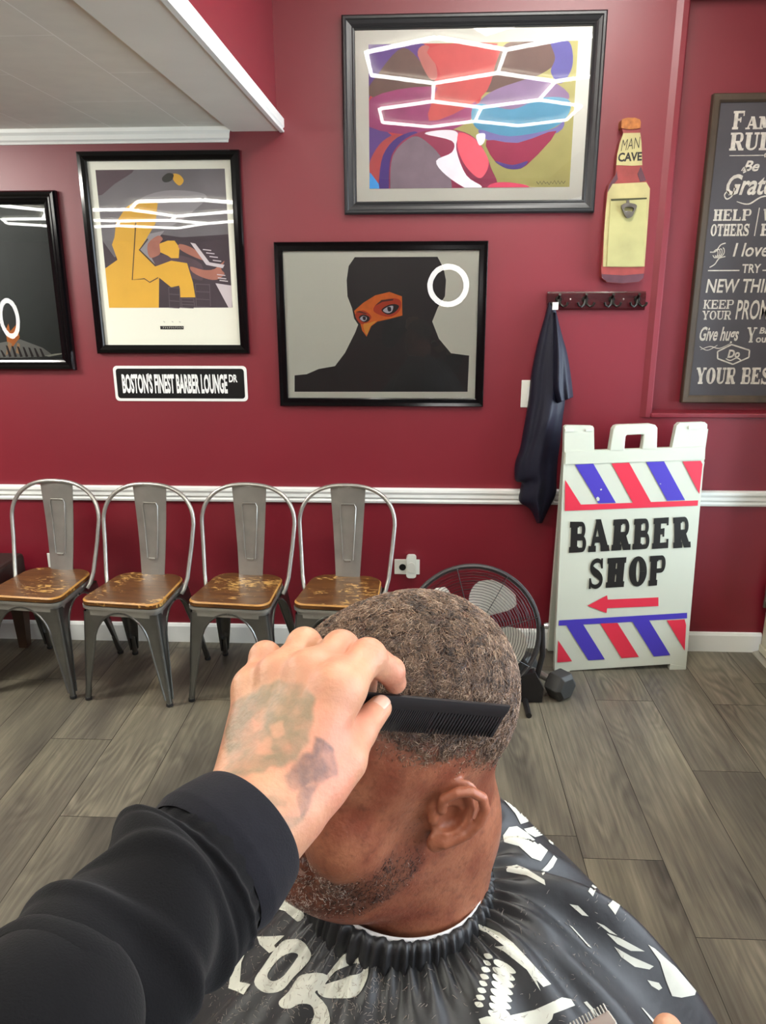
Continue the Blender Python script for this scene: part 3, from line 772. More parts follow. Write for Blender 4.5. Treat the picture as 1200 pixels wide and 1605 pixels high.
# ---- pianist poster
x0, x1, z0, z1 = -1.414, -0.742, 1.381, 2.192
T = tracer(3.82, 100, 220, x0, z0)
w, h = x1 - x0, z1 - z0
sheet = [(0.034, 0.034), (w - 0.034, 0.034), (w - 0.034, h - 0.034), (0.034, h - 0.034)]
q = T([(268, 1003), (1008, 1008), (965, 168), (182, 168)])
au0, au1, av0, av1 = q[0][0], q[1][0], q[0][1], q[2][1]
clip = clipper(au0, au1, av0, av1); C = lambda pts, s=0: clip(T(pts, s))
YEL = flat((224, 172, 56), 'mustard_ink', noise=0.05, scale=12)
DK = flat((62, 50, 58), 'dusk_ink', noise=0.2, scale=7)
layers = [(flat((243, 244, 228), 'poster_paper'), [sheet]),
          (flat((112, 108, 112), 'smoke_ink', noise=0.25, scale=4), [[(au0, av0), (au1, av0), (au1, av1), (au0, av1)]]),
          (DK, [C([(200, 560), (300, 700), (560, 560), (700, 580), (1010, 560), (1010, 1010), (240, 1010)])]),
          (flat((84, 66, 74), 'plum_ink', noise=0.15), [C([(180, 168), (420, 168), (300, 260), (200, 330)], 3), C([(520, 690), (700, 690), (820, 740), (830, 830), (780, 830), (560, 760)], 3)]),
          (flat((150, 146, 150)), [C([(440, 660), (500, 560), (600, 540), (500, 660), (545, 745)], 0), C([(430, 380), (600, 300), (840, 320), (800, 400), (600, 520)], 4)]),
          (YEL, [C([(240, 770), (318, 715), (285, 625), (300, 580), (310, 490), (370, 400), (440, 355), (560, 370), (545, 500), (450, 655), (545, 755), (640, 720), (735, 735), (770, 850), (785, 940), (692, 940), (688, 870), (640, 880), (568, 822), (566, 1004), (240, 1004)])]),
          (YEL, [C([(565, 620), (620, 600), (660, 600), (690, 640), (685, 705), (640, 705), (620, 690), (575, 670)], 0), C([(650, 200), (690, 205), (715, 240), (690, 270), (655, 240)], 4)]),
          (flat((46, 46, 40)), [C([(585, 225), (620, 195), (655, 205), (640, 240), (600, 250)], 4)]),
          (flat((168, 108, 92), noise=0.12), [C([(500, 620), (560, 570), (590, 590), (570, 620), (575, 670), (560, 690), (510, 700)], 3), C([(690, 620), (760, 640), (830, 690), (840, 720), (760, 690), (690, 650)], 3),
                                             C([(755, 755), (830, 775), (900, 770), (960, 720), (940, 770), (960, 800), (910, 835), (840, 825), (770, 790)], 3)]),
          (flat((206, 196, 200)), [C([(905, 855), (1005, 870), (1005, 1004), (985, 1004)], 0), C([(755, 612), (785, 618), (870, 730), (960, 745), (950, 765), (850, 745)], 0)] +
           [C([(a, b), (a + 50, b + 6), (a + 50, b + 12), (a, b + 6)], 0) for a, b in ((830, 650), (850, 670), (870, 692), (890, 715), (920, 820), (930, 835), (915, 800))]),
          (flat((70, 58, 48), 'line_ink'), [])]
mbq = MB(); stroke(mbq, T([(428, 490), (418, 660), (407, 835), (480, 828), (512, 850), (562, 822)]), 0.004, lambda u, v, d: (u, v, d)); stroke(mbq, T([(545, 750), (450, 655), (500, 590)]), 0.006, lambda u, v, d: (u, v, d))
layers[-1] = (layers[-1][0], [[(mbq.v[i][0], mbq.v[i][1]) for i in f] for f in mbq.f])
mbq = MB()
for (a, b, c, d) in ((625, 880, 690, 1000), (700, 945, 775, 1000), (785, 860, 870, 995)):
    for k in range(4):
        yy = b + (d - b) * k / 3; stroke(mbq, T([(a, yy), (c, yy + 4)]), 0.0035, lambda u, v, d: (u, v, d))
    for xx in (a, c): stroke(mbq, T([(xx, b), (xx + 6, d)]), 0.0035, lambda u, v, d: (u, v, d))
layers.append((flat((92, 82, 88)), [[(mbq.v[i][0], mbq.v[i][1]) for i in f] for f in mbq.f]))
layers.append((INK, [T([(574, 1112), (715, 1112), (715, 1132), (576, 1132)])]))
mbq = MB()
for k, xx in enumerate(np.linspace(590, 702, 10)): stroke(mbq, T([(xx, 1118), (xx + 7, 1118 + (k % 3) * 3), (xx + 2, 1126)]), 0.0016, lambda u, v, d: (u, v, d))
layers.append((flat((214, 216, 200)), [[(mbq.v[i][0], mbq.v[i][1]) for i in f] for f in mbq.f]))
mbq = MB()
for xx in (595, 645, 688): stroke(mbq, T([(xx, 1084), (xx + 8, 1090)]), 0.0018, lambda u, v, d: (u, v, d))
layers.append((flat((120, 118, 110)), [[(mbq.v[i][0], mbq.v[i][1]) for i in f] for f in mbq.f]))
pf = [(0.0, 0.0), (0.0, 0.02), (0.004, 0.026), (0.018, 0.028), (0.032, 0.024), (0.037, 0.02), (0.037, 0.006)]
picture('framed_picture', 'framed pianist poster in mustard yellow and plum, wide glossy black frame', x0, x1, z0, z1, pf, M_BLACKGLOSS, layers, 0.008, 0.010)

# ---- dark picture at the left edge
x0, x1, z0, z1 = -2.27, -1.520, 1.309, 2.046
T = tracer(5.014, 0, 280, x0, z0)
w, h = x1 - x0, z1 - z0
sheet = [(0.05, 0.05), (w - 0.05, 0.05), (w - 0.05, h - 0.05), (0.05, h - 0.05)]
clip = clipper(0.052, w - 0.052, 0.052, h - 0.052); C = lambda pts, s=0: clip(T(pts, s))
layers = [(flat((44, 52, 50), 'night_ink', noise=0.3, scale=3), [sheet]),
          (flat((128, 130, 126), noise=0.15, scale=8), [C([(-200, 1330), (0, 1290), (150, 1262), (330, 1330), (400, 1380), (340, 1400), (100, 1410), (-250, 1430)], 0)]),
          (flat((214, 122, 52)), [C([(40, 1190), (60, 1140), (75, 1200), (130, 1140), (150, 1250), (90, 1330), (50, 1280)], 0)]),
          (flat((190, 150, 110)), [C([(60, 1280), (90, 1300), (70, 1370), (40, 1390)], 0), C([(130, 1290), (150, 1300), (150, 1380), (120, 1370)], 0)]),
          (flat((40, 36, 36)), [C([(a, 1310 + (a % 40)), (a + 16, 1315 + (a % 40)), (a + 46, 1400), (a + 26, 1404)], 0) for a in range(-180, 320, 44)]),
          (flat((176, 178, 164)), [C([(345, 1392), (420, 1378), (500, 1370), (505, 1376), (380, 1400)], 0)])]
pf = [(0.0, 0.0), (0.0, 0.022), (0.006, 0.034), (0.016, 0.036), (0.024, 0.03), (0.030, 0.031), (0.036, 0.025), (0.044, 0.022), (0.052, 0.02), (0.054, 0.006)]
picture('framed_picture', 'leftmost framed picture, dark night scene cut by the photo edge, moulded glossy black frame', x0, x1, z0, z1, pf, M_BLACKGLOSS, layers, 0.008, 0.010)

# ---- street-sign plate
def rounded(x0, x1, z0, z1, r, n=5):
    out = []
    for (cx, cz, a) in ((x1 - r, z0 + r, -pi / 2), (x1 - r, z1 - r, 0), (x0 + r, z1 - r, pi / 2), (x0 + r, z0 + r, pi)):
        out += [(cx + r * cos(a + pi / 2 * i / n), cz + r * sin(a + pi / 2 * i / n)) for i in range(n + 1)]
    return out
sx0, sx1, sz0, sz1 = -1.358, -0.762, 1.172, 1.327
root = tag(empty('street_sign', (sx0, -0.001, sz0)), 'black and white street sign plate under the pianist poster', 'sign')
w, h = sx1 - sx0, sz1 - sz0
to3 = lambda u, v, d: (u, -d, v)
mb = MB(); mb.prism(rounded(0, w, 0, h, 0.018), to3, 0.0, 0.003); mb.build('plate', mat('white_sign_enamel', rgb(232, 234, 230), 0.35), root)
mb = MB(); mb.prism(rounded(0.012, w - 0.012, 0.012, h - 0.012, 0.013), to3, 0.003, 0.0034); mb.build('black_field', mat('black_sign_enamel', rgb(18, 20, 20), 0.3), root)
mb = MB()
put_text(mb, "BOSTON'S FINEST BARBER LOUNGE", [(0.036, 0.034), (0.508, 0.034), (0.508, 0.122), (0.036, 0.122)], to3, 0.0042, bold=0.04, spacing=1.0)
put_text(mb, 'DR', [(0.516, 0.084), (0.554, 0.084), (0.554, 0.118), (0.516, 0.118)], to3, 0.0042, bold=0.035)
mb.build('lettering', mat('white_sign_letters', rgb(236, 238, 236), 0.4), root)

# ---- chalkboard with the house rules, hanging in the recess
YB_ = NDEP - 0.001
bx0, bz0, bw, bh = 1.152, 1.162, 0.462, 1.228
root = tag(empty('rules_chalkboard', (bx0, YB_, bz0)), 'tall dark chalkboard style sign of house rules hanging in the red recess', 'sign')
M_WOODD = mat('weathered_dark_wood', rgb(70, 58, 44), 0.6, noise=0.35, scale=14, stretch=(1, 1, 0.2), bump=0.3)
M_SLATE = mat('slate_print', rgb(68, 66, 70), 0.6, noise=0.12, scale=7)
pf = [(0.0, 0.0), (0.0, 0.03), (0.004, 0.034), (0.024, 0.032), (0.032, 0.024), (0.032, 0.01)]
frame_mesh(bw, bh, pf).build('frame', M_WOODD, root, merge=True)
mb = MB(); mb.box(0.028, bw - 0.028, -0.02, -0.004, 0.028, bh - 0.028); mb.build('board', M_SLATE, root)
M_CHALK = mat('chalk_cream', rgb(200, 196, 184), 0.8, noise=0.22, scale=60)
YT = YB_ - 0.02
def BT(px, py):
    p = onY(px, py, YT); return (p.x - bx0, p.z - bz0)
def bq(a, b, c, d): return [BT(*a), BT(*b), BT(*c), BT(*d)]
D = 0.0212
mb = MB(); to3 = lambda u, v, d: (u, -d, v)
def ruled(z0, z1, u0, u1): return [(u0, z0), (u1, z0), (u1, z1), (u0, z1)]
def vz(py, px=1150): return BT(px, py)[1]
# rows (heights measured in the photo, widths centred on the board)
slab_word(mb, 'F', ruled(vz(203), vz(174), 0.088, 0.135), to3, D, th=0.13, st=0.32)
slab_word(mb, 'AMILY', ruled(vz(203), vz(183), 0.142, 0.375), to3, D, th=0.13, st=0.32)
slab_word(mb, 'RULES', ruled(vz(236), vz(208), 0.086, 0.375), to3, D, th=0.12, st=0.32)
stroke(mb, [(0.09, vz(244)), (0.225, vz(244))], 0.003, to3, D); stroke(mb, [(0.24, vz(244)), (0.37, vz(244))], 0.003, to3, D); stroke(mb, [(0.228, vz(244)), (0.232, vz(241)), (0.236, vz(244)), (0.232, vz(247)), (0.228, vz(244))], 0.004, to3, D)
put_text(mb, 'Be', ruled(vz(269), vz(252), 0.15, 0.215), to3, D, shear=0.35, bold=0.025)
stroke(mb, spline([(0.145, vz(268)), (0.155, vz(262)), (0.165, vz(268)), (0.152, vz(271))], 4, False), 0.004, to3, D)
put_text(mb, 'Grateful', ruled(vz(306), vz(273), 0.092, 0.37), to3, D, shear=0.3, bold=0.022)
stroke(mb, spline([(0.125, vz(292)), (0.12, vz(306)), (0.10, vz(312)), (0.088, vz(306)), (0.098, vz(300)), (0.108, vz(306))], 5, False), 0.005, to3, D)
stroke(mb, spline([(0.14, vz(316)), (0.19, vz(320)), (0.25, vz(308)), (0.36, vz(312))], 6, False), 0.006, to3, D, taper=True)
slab_word(mb, 'HELP', ruled(vz(346), vz(328), 0.053, 0.205), to3, D, th=0.13, st=0.3)
slab_word(mb, 'OTHERS', ruled(vz(370), vz(351), 0.048, 0.205), to3, D, th=0.15, st=0.3)
stroke(mb, [(0.229, vz(370)), (0.235, vz(326))], 0.004, to3, D)
slab_word(mb, 'WORK', ruled(vz(346), vz(328), 0.255, 0.41), to3, D, th=0.13, st=0.3)
slab_word(mb, 'HARD', ruled(vz(370), vz(351), 0.252, 0.41), to3, D, th=0.15, st=0.3)
for k in range(4):
    stroke(mb, spline([(0.07 + 0.012 * k, vz(394 - 2 * k)), (0.082 + 0.010 * k, vz(391)), (0.088 + 0.008 * k, vz(398)), (0.078 + 0.006 * k, vz(404)), (0.068 + .01 * k, vz(400))], 5, False), 0.0035, to3, D)
stroke(mb, spline([(0.055, vz(395)), (0.078, vz(394)), (0.095, vz(384)), (0.115, vz(381))], 5, False), 0.0045, to3, D); stroke(mb, spline([(0.06, vz(419)), (0.08, vz(414)), (0.095, vz(405)), (0.12, vz(402))], 5, False), 0.0045, to3, D)
put_text(mb, 'I love you', ruled(vz(409), vz(381), 0.15, 0.415), to3, D, shear=0.18, bold=0.014)
stroke(mb, [(0.055, vz(424)), (0.185, vz(424))], 0.005, to3, D); stroke(mb, [(0.28, vz(424)), (0.41, vz(424))], 0.005, to3, D)
put_text(mb, 'TRY', ruled(vz(428), vz(414), 0.195, 0.272), to3, D, bold=0.02)
put_text(mb, 'NEW THINGS', ruled(vz(459), vz(437), 0.055, 0.41), to3, D, shear=0.1, bold=0.016)
slab_word(mb, 'KEEP', ruled(vz(484), vz(470), 0.052, 0.178), to3, D, th=0.12, st=0.24)
slab_word(mb, 'YOUR', ruled(vz(501), vz(487), 0.052, 0.172), to3, D, th=0.12, st=0.24)
put_text(mb, 'PROMISES', ruled(vz(501), vz(470), 0.192, 0.415), to3, D, shear=0.08, bold=0.012)
put_text(mb, 'Give hugs', ruled(vz(541), vz(512), 0.05, 0.215), to3, D, shear=0.25, bold=0.022)
stroke(mb, spline([(0.06, vz(548)), (0.10, vz(543)), (0.14, vz(546)), (0.19, vz(537))], 5, False), 0.004, to3, D, taper=True); stroke(mb, spline([(0.055, vz(543)), (0.09, vz(549)), (0.13, vz(541))], 5, False), 0.003, to3, D)
put_text(mb, 'BE', ruled(vz(523), vz(513), 0.30, 0.345), to3, D, shear=0.15, bold=0.03)
slab_word(mb, 'Y', ruled(vz(537), vz(513), 0.25, 0.288), to3, D, th=0.1); put_text(mb, 'ourself', ruled(vz(537), vz(525), 0.29, 0.41), to3, D, bold=0.02)
hexp = [BT(1124, 551), BT(1146, 540), BT(1174, 549), BT(1173, 560), BT(1148, 571), BT(1124, 562)]
for k in range(6): stroke(mb, [hexp[k - 1], hexp[k]], 0.006, to3, D)
put_text(mb, 'Do', [BT(1139, 561), BT(1159, 561), BT(1159, 548), BT(1139, 548)], to3, D, shear=0.3, bold=0.04)
stroke(mb, spline([BT(1137, 562), BT(1144, 565), BT(1154, 561), BT(1161, 565)], 4, False), 0.005, to3, D)
slab_word(mb, 'YOUR BEST', ruled(vz(602), vz(576), 0.055, 0.415), to3, D, th=0.13, st=0.34)
mb.build('chalk_lettering', M_CHALK, root)

# ---- tin beer-bottle plaque with an opener
BY = -0.045
def bt(pts, smooth=0):
    if smooth: pts = spline(pts, smooth, True)
    out = []
    for a, b in pts:
        p = onY(900 + a / 4.861, 170 + b / 4.861, BY); out.append((p.x, p.z))
    return out
cx_, cz_ = onY(977, 445, BY).x, onY(977, 445, BY).z
root = tag(empty('bottle_plaque', (cx_, -0.001, cz_)), 'bottle shaped tin wall plaque with cream label and bottle opener', 'bottle plaque')
to3 = lambda u, v, d: (u - cx_, -d, v - cz_)
M_BROWN = mat('bottle_brown', rgb(140, 58, 54), 0.45, noise=0.25, scale=20)
M_LABEL = mat('aged_label', rgb(172, 163, 112), 0.6, noise=0.18, scale=14)
M_LABEL2 = mat('aged_label_panel', rgb(170, 166, 112), 0.6, noise=0.16, scale=9)
outl = [(360, 150), (372, 190), (345, 260), (325, 350), (315, 470), (310, 510), (262, 580), (246, 640), (236, 780), (222, 960), (212, 1120), (204, 1230), (208, 1290), (250, 1325), (370, 1335), (490, 1322), (528, 1285),
        (535, 1210), (545, 1050), (558, 880), (570, 700), (575, 610), (548, 550), (522, 480), (514, 380), (510, 250), (500, 180), (500, 150)]
mb = MB(); mb.prism(bt(outl), to3, 0.0, 0.043); mb.build('bottle_body', M_BROWN, root, bevel=0.006)
M_DG = mat('bottle_dark_glass', rgb(84, 48, 58), 0.45, noise=0.3, scale=20)
for q_ in (bt([(206, 1262), (370, 1272), (530, 1258), (526, 1288), (490, 1320), (370, 1332), (250, 1322), (210, 1290)]), bt([(262, 585), (316, 500), (322, 470), (330, 540), (300, 575), (250, 640)]), bt([(520, 480), (546, 550), (500, 560), (480, 500), (505, 440)])):
    mb = MB(); mb.prism(q_, to3, 0.043, 0.0442); mb.build('dark_glass_band', M_DG, root)
mb = MB(); mb.prism(bt([(355, 150), (356, 105), (362, 82), (400, 72), (460, 72), (496, 85), (503, 105), (500, 150), (440, 160), (390, 158)]), to3, 0.0, 0.048); mb.build('bottle_cap', mat('rusty_gold', rgb(160, 98, 44), 0.45, 0.2, noise=0.4, scale=60), root, bevel=0.004)
mb = MB(); mb.prism(bt([(372, 188), (500, 185), (510, 260), (514, 380), (516, 432), (440, 436), (318, 432), (326, 350), (346, 260)]), to3, 0.043, 0.0445); mb.build('neck_label', M_LABEL, root)
mb = MB(); mb.prism(bt([(290, 575), (545, 562), (574, 610), (569, 700), (556, 880), (544, 1050), (532, 1205), (400, 1208), (216, 1205), (224, 960), (237, 780), (252, 640)]), to3, 0.043, 0.046); mb.build('body_label', M_LABEL, root, bevel=0.001)
mb = MB(); mb.prism(bt([(275, 690), (548, 680), (540, 880), (520, 1200), (245, 1205), (262, 880)]), to3, 0.046, 0.0485); mb.build('catch_tray', M_LABEL2, root, bevel=0.002)
mb = MB(); mb.prism(bt([(275, 690), (548, 680), (548, 692), (276, 706)]), to3, 0.0485, 0.0495); mb.build('slot', mat('slot_dark', rgb(58, 60, 30), 0.7), root)
M_OP = mat('opener_steel', rgb(120, 116, 108), 0.35, 0.9, noise=0.2, scale=40)
mb = MB()
ring = bt([(350, 742), (400, 722), (465, 740), (448, 790), (430, 826), (400, 838), (378, 820), (362, 785)], 4); hole = bt([(372, 762), (405, 752), (442, 762), (432, 790), (405, 784), (380, 792)], 4)
hole = [hole[int(i * len(hole) / len(ring))] for i in range(len(ring))]
n = len(ring)
for d0, d1 in ((0.05, 0.062),):
    mb.loft([[to3(u, v, d0) for u, v in ring], [to3(u, v, d1) for u, v in ring], [to3(u, v, d1) for u, v in hole], [to3(u, v, d0) for u, v in hole], [to3(u, v, d0) for u, v in ring]])
mb.prism(bt([(392, 700), (412, 700), (414, 730), (390, 730)]), to3, 0.049, 0.056)
mb.build('opener', M_OP, root, smooth=True)
mb = MB(); mb.prism(bt([(375, 790), (405, 783), (432, 790), (428, 815), (402, 834), (382, 820)], 3), to3, 0.0495, 0.055); mb.build('opener_tongue', mat('opener_bright', rgb(176, 176, 184), 0.3, 0.8), root)
mb = MB()
tq = lambda a, b, c, d: bt([a, b, c, d])
put_text(mb, 'MAN', tq((352, 325), (498, 300), (500, 215), (362, 240)), to3, 0.0449, shear=0.15, bold=-0.012)
put_text(mb, 'CAVE', tq((328, 408), (512, 398), (514, 330), (336, 338)), to3, 0.0449, bold=0.035)
mb.build('lettering', mat('label_black', rgb(26, 24, 22), 0.6), root)
# ---- hook rack
hx0, hx1, hz0, hz1 = 0.527, 0.932, 1.561, 1.636
root = tag(empty('hook_rack', (hx0, -0.001, hz0)), 'mahogany coat rack board with four dark hooks below the bottle plaque', 'coat rack')
w, h = hx1 - hx0, hz1 - hz0
mb = MB(); mb.loft([[(x, -d, z) for d, z in [(0, 0), (0.012, 0), (0.014, 0.006), (0.018, 0.009), (0.018, h - 0.009), (0.014, h - 0.006), (0.012, h), (0, h)]] for x in (0, w)], caps=True)
mb.build('backboard', mat('mahogany_lacquer', rgb(62, 16, 20), 0.22, coat=0.4, noise=0.2, scale=25, stretch=(.2, 1, 1)), root)
M_HOOK = mat('dark_bronze', rgb(38, 36, 32), 0.35, 0.7)
for k, fx in enumerate((0.115, 0.385, 0.655, 0.915)):
    x_ = fx * w; mb = MB()
    mb.lathe([(0.0, 0.0), (0.014, 0.0), (0.013, 0.004), (0.0, 0.006)], (x_, -0.018, 0.044), (0, -1, 0), 14)
    for s in (-1, 1):
        mb.tube([(x_, -0.021, 0.046), (x_ + s * 0.006, -0.03, 0.024), (x_ + s * 0.018, -0.036, 0.014), (x_ + s * 0.03, -0.04, 0.020), (x_ + s * 0.034, -0.042, 0.032)], [0.006, 0.0055, 0.005, 0.0045, 0.0055], 8)
    mb.tube([(x_, -0.02, 0.046), (x_, -0.034, 0.058), (x_, -0.046, 0.064)], [0.006, 0.005, 0.006], 8)
    mb.build('hook', M_HOOK, root, smooth=True)
for fx in (0.235, 0.775):
    mb = MB(); mb.lathe([(0.0045, 0.0), (0.0035, 0.002), (0.0, 0.0025)], (fx * w, -0.018, 0.044), (0, -1, 0), 10); mb.build('screw', mat('bright_screw', rgb(220, 214, 205), 0.25, 0.8), root, smooth=True)

# ---- navy smock hanging on the first hook
M_NAVY = mat('navy_smock_cloth', rgb(18, 19, 36), 0.55, spec=0.3, noise=0.12, scale=12, bump=0.25, bscale=45)
root = tag(empty('smock', onY(865, 480, -0.05)), 'dark navy short sleeved smock hanging from the first hook', 'smock')
ORI = onY(865, 480, -0.05)
def cloth(name, left, right, rows, cols, yfun, mat_, parent):
    L_ = spline(left, 6, False); R_ = spline(right, 6, False)
    fr, bk = [], []
    for i in range(rows):
        t = i / (rows - 1)
        a = np.array(L_[min(int(t * (len(L_) - 1)), len(L_) - 1)]); b = np.array(R_[min(int(t * (len(R_) - 1)), len(R_) - 1)])
        la = t * (len(L_) - 1); k = min(int(la), len(L_) - 2); a = np.array(L_[k]) * (1 - la + k) + np.array(L_[k + 1]) * (la - k)
        lb = t * (len(R_) - 1); k = min(int(lb), len(R_) - 2); b = np.array(R_[k]) * (1 - lb + k) + np.array(R_[k + 1]) * (lb - k)
        row = []
        for j in range(cols):
            s = j / (cols - 1); q = a * (1 - s) + b * s
            yy = yfun(s, t)
            p = onY(780 + q[0] / 4.22, 460 + q[1] / 4.22, yy); row.append(p - ORI)
        fr.append(row)
        bk.append([Vector((r.x, -0.008 - 0.0 * s - ORI.y, r.z)) for r in row])
    mb = MB(); mb.loft([f + list(reversed(bkr)) for f, bkr in zip(fr, bk)], closed=True, caps=True)
    return mb.build(name, mat_, parent, smooth=True, angle=180, sub=1)
def yb(s, t):
    sp = min(1, t * 2.2)
    return -0.02 - 0.07 * sin(pi * min(max(s, 0), 1)) ** 0.7 * sp - 0.02 - 0.010 * sp * sin(s * 11 + 3.2 * t) * sin(pi * s) - 0.003 * sp * sin(s * 23 + 9 * t + 1) * sin(pi * s)
cloth('smock_body', [(340, 55), (318, 150), (270, 320), (225, 540), (205, 720), (178, 880), (150, 1040), (118, 1130), (116, 1240), (160, 1258), (140, 1375), (215, 1430), (262, 1528)],
      [(372, 60), (392, 140), (420, 260), (440, 380), (452, 560), (446, 720), (432, 820), (416, 980), (396, 1120), (390, 1240), (385, 1330), (330, 1440), (290, 1525)], 60, 44, yb, M_NAVY, root)
def ys(s, t): return -0.05 - 0.07 * sin(pi * s) ** 0.6 * min(1, 0.3 + t) - 0.012 * sin(s * 12 + t * 5) * sin(pi * s) * t
cloth('sleeve', [(376, 120), (362, 300), (350, 470), (345, 640), (385, 735)], [(388, 130), (425, 270), (462, 400), (488, 560), (502, 690)], 34, 24, ys, M_NAVY, root)
mb = MB(); p = onY(870, 480, -0.075) - ORI; mb.box(p.x - 0.012, p.x + 0.012, p.y - 0.002, p.y + 0.002, p.z - 0.014, p.z + 0.016); mb.build('neck_tag', mat('tag_white', rgb(214, 208, 200), 0.7), root)

# ---- light switch plate and outlets
def plate(name, label, cat, x0, x1, z0, z1):
    root = tag(empty(name, (x0, -0.0005, z0)), label, cat)
    mb = MB(); mb.box(0, x1 - x0, -0.006, 0, 0, z1 - z0); mb.build('plate', mat('ivory_plate', rgb(222, 224, 214), 0.35), root, bevel=0.002)
    return root
r = plate('switch_plate', 'white switch plate half hidden behind the navy smock', 'light switch', 0.438, 0.516, 1.150, 1.268)
mb = MB(); mb.box(0.026, 0.052, -0.0085, -0.006, 0.027, 0.091); mb.build('rocker', M_PLASTIC_W, r, bevel=0.001)
r = plate('wall_outlet', 'white double outlet with a plug in adapter right of the last chair', 'outlet', -0.112, 0.006, 0.364, 0.438)
mb = MB(); mb.lathe([(0.0, 0), (0.016, 0), (0.016, 0.0015), (0, 0.0015)], (0.038, -0.006, 0.036), (0, -1, 0), 18); mb.build('socket', mat('socket_black', rgb(14, 15, 14), 0.4), r)
mb = MB(); mb.prism(rounded(0.056, 0.102, -0.008, 0.102, 0.014), lambda u, v, d: (u, -d, v), 0.006, 0.034); mb.build('adapter', mat('adapter_plastic', rgb(206, 208, 198), 0.3), r, bevel=0.005)
mb = MB(); mb.prism(rounded(0.062, 0.096, 0.02, 0.07, 0.016), lambda u, v, d: (u, -d, v), 0.034, 0.037); mb.build('adapter_cap', mat('adapter_cap', rgb(196, 196, 186), 0.35), r, bevel=0.001)
r = plate('wall_outlet', 'white outlet behind the backrest of the leftmost chair', 'outlet', -1.768, -1.650, 0.374, 0.446)
mb = MB(); mb.box(0.03, 0.088, -0.008, -0.006, 0.018, 0.054); mb.build('socket', M_PLASTIC_W, r, bevel=0.001)
# ================================================================== THINGS ON THE FLOOR
def seat_wood():
    m = bpy.data.materials.new('worn_brown_seat_wood'); m.use_nodes = True
    nt = m.node_tree; N = nt.nodes; L = nt.links; b = N['Principled BSDF']
    tc = N.new('ShaderNodeTexCoord'); oi = N.new('ShaderNodeObjectInfo')
    cm = N.new('ShaderNodeCombineXYZ'); k = N.new('ShaderNodeMath'); k.operation = 'MULTIPLY'; k.inputs[1].default_value = 23
    L.new(oi.outputs['Random'], k.inputs[0]); L.new(k.outputs[0], cm.inputs[0]); L.new(k.outputs[0], cm.inputs[1])
    ad = N.new('ShaderNodeVectorMath'); ad.operation = 'ADD'; L.new(tc.outputs['Object'], ad.inputs[0]); L.new(cm.outputs[0], ad.inputs[1])
    def noise(scale, stretch, det=5, dist=0.0):
        mp = N.new('ShaderNodeMapping'); mp.inputs['Scale'].default_value = stretch; L.new(ad.outputs[0], mp.inputs['Vector'])
        n = N.new('ShaderNodeTexNoise'); n.inputs['Scale'].default_value = scale; n.inputs['Detail'].default_value = det; n.inputs['Distortion'].default_value = dist
        L.new(mp.outputs[0], n.inputs['Vector']); return n.outputs[0]
    g = noise(9, (1, 7, 1)); cr = N.new('ShaderNodeValToRGB')
    cr.color_ramp.elements[0].position = 0.3; cr.color_ramp.elements[0].color = (*rgb(66, 38, 16), 1)
    cr.color_ramp.elements[1].position = 0.72; cr.color_ramp.elements[1].color = (*rgb(104, 68, 28), 1)
    L.new(g, cr.inputs[0])
    w1 = noise(26, (1, 2.6, 1), 6, 1.2); w2 = noise(5, (1, 1, 1), 2)
    mm = N.new('ShaderNodeMath'); mm.operation = 'MULTIPLY'; L.new(w1, mm.inputs[0]); L.new(w2, mm.inputs[1])
    th = N.new('ShaderNodeMapRange'); th.inputs['From Min'].default_value = 0.34; th.inputs['From Max'].default_value = 0.37; L.new(mm.outputs[0], th.inputs['Value'])
    mx = N.new('ShaderNodeMix'); mx.data_type = 'RGBA'; L.new(th.outputs[0], mx.inputs[0]); L.new(cr.outputs[0], mx.inputs[6]); mx.inputs[7].default_value = (*rgb(184, 144, 80), 1)
    L.new(mx.outputs[2], b.inputs['Base Color']); b.inputs['Roughness'].default_value = 0.3
    bp = N.new('ShaderNodeBump'); bp.inputs['Strength'].default_value = 0.25; bp.inputs['Distance'].default_value = 0.001; L.new(w1, bp.inputs['Height']); L.new(bp.outputs[0], b.inputs['Normal'])
    return m
M_SEAT = seat_wood()
M_SEATEDGE = mat('worn_seat_edge', rgb(170, 122, 58), 0.45, noise=0.2, scale=30)
M_TOLIX = mat('brushed_gunmetal', rgb(172, 171, 164), 0.33, 0.72, noise=0.12, scale=14, bump=0.05, bscale=120)
M_LEG = mat('shaded_gunmetal', rgb(126, 127, 124), 0.3, 0.95, noise=0.12, scale=14, bump=0.05, bscale=120)  # the chair metal again, with the shade on the legs put into its colour
M_RUBBER = mat('black_rubber', rgb(22, 22, 22), 0.7)

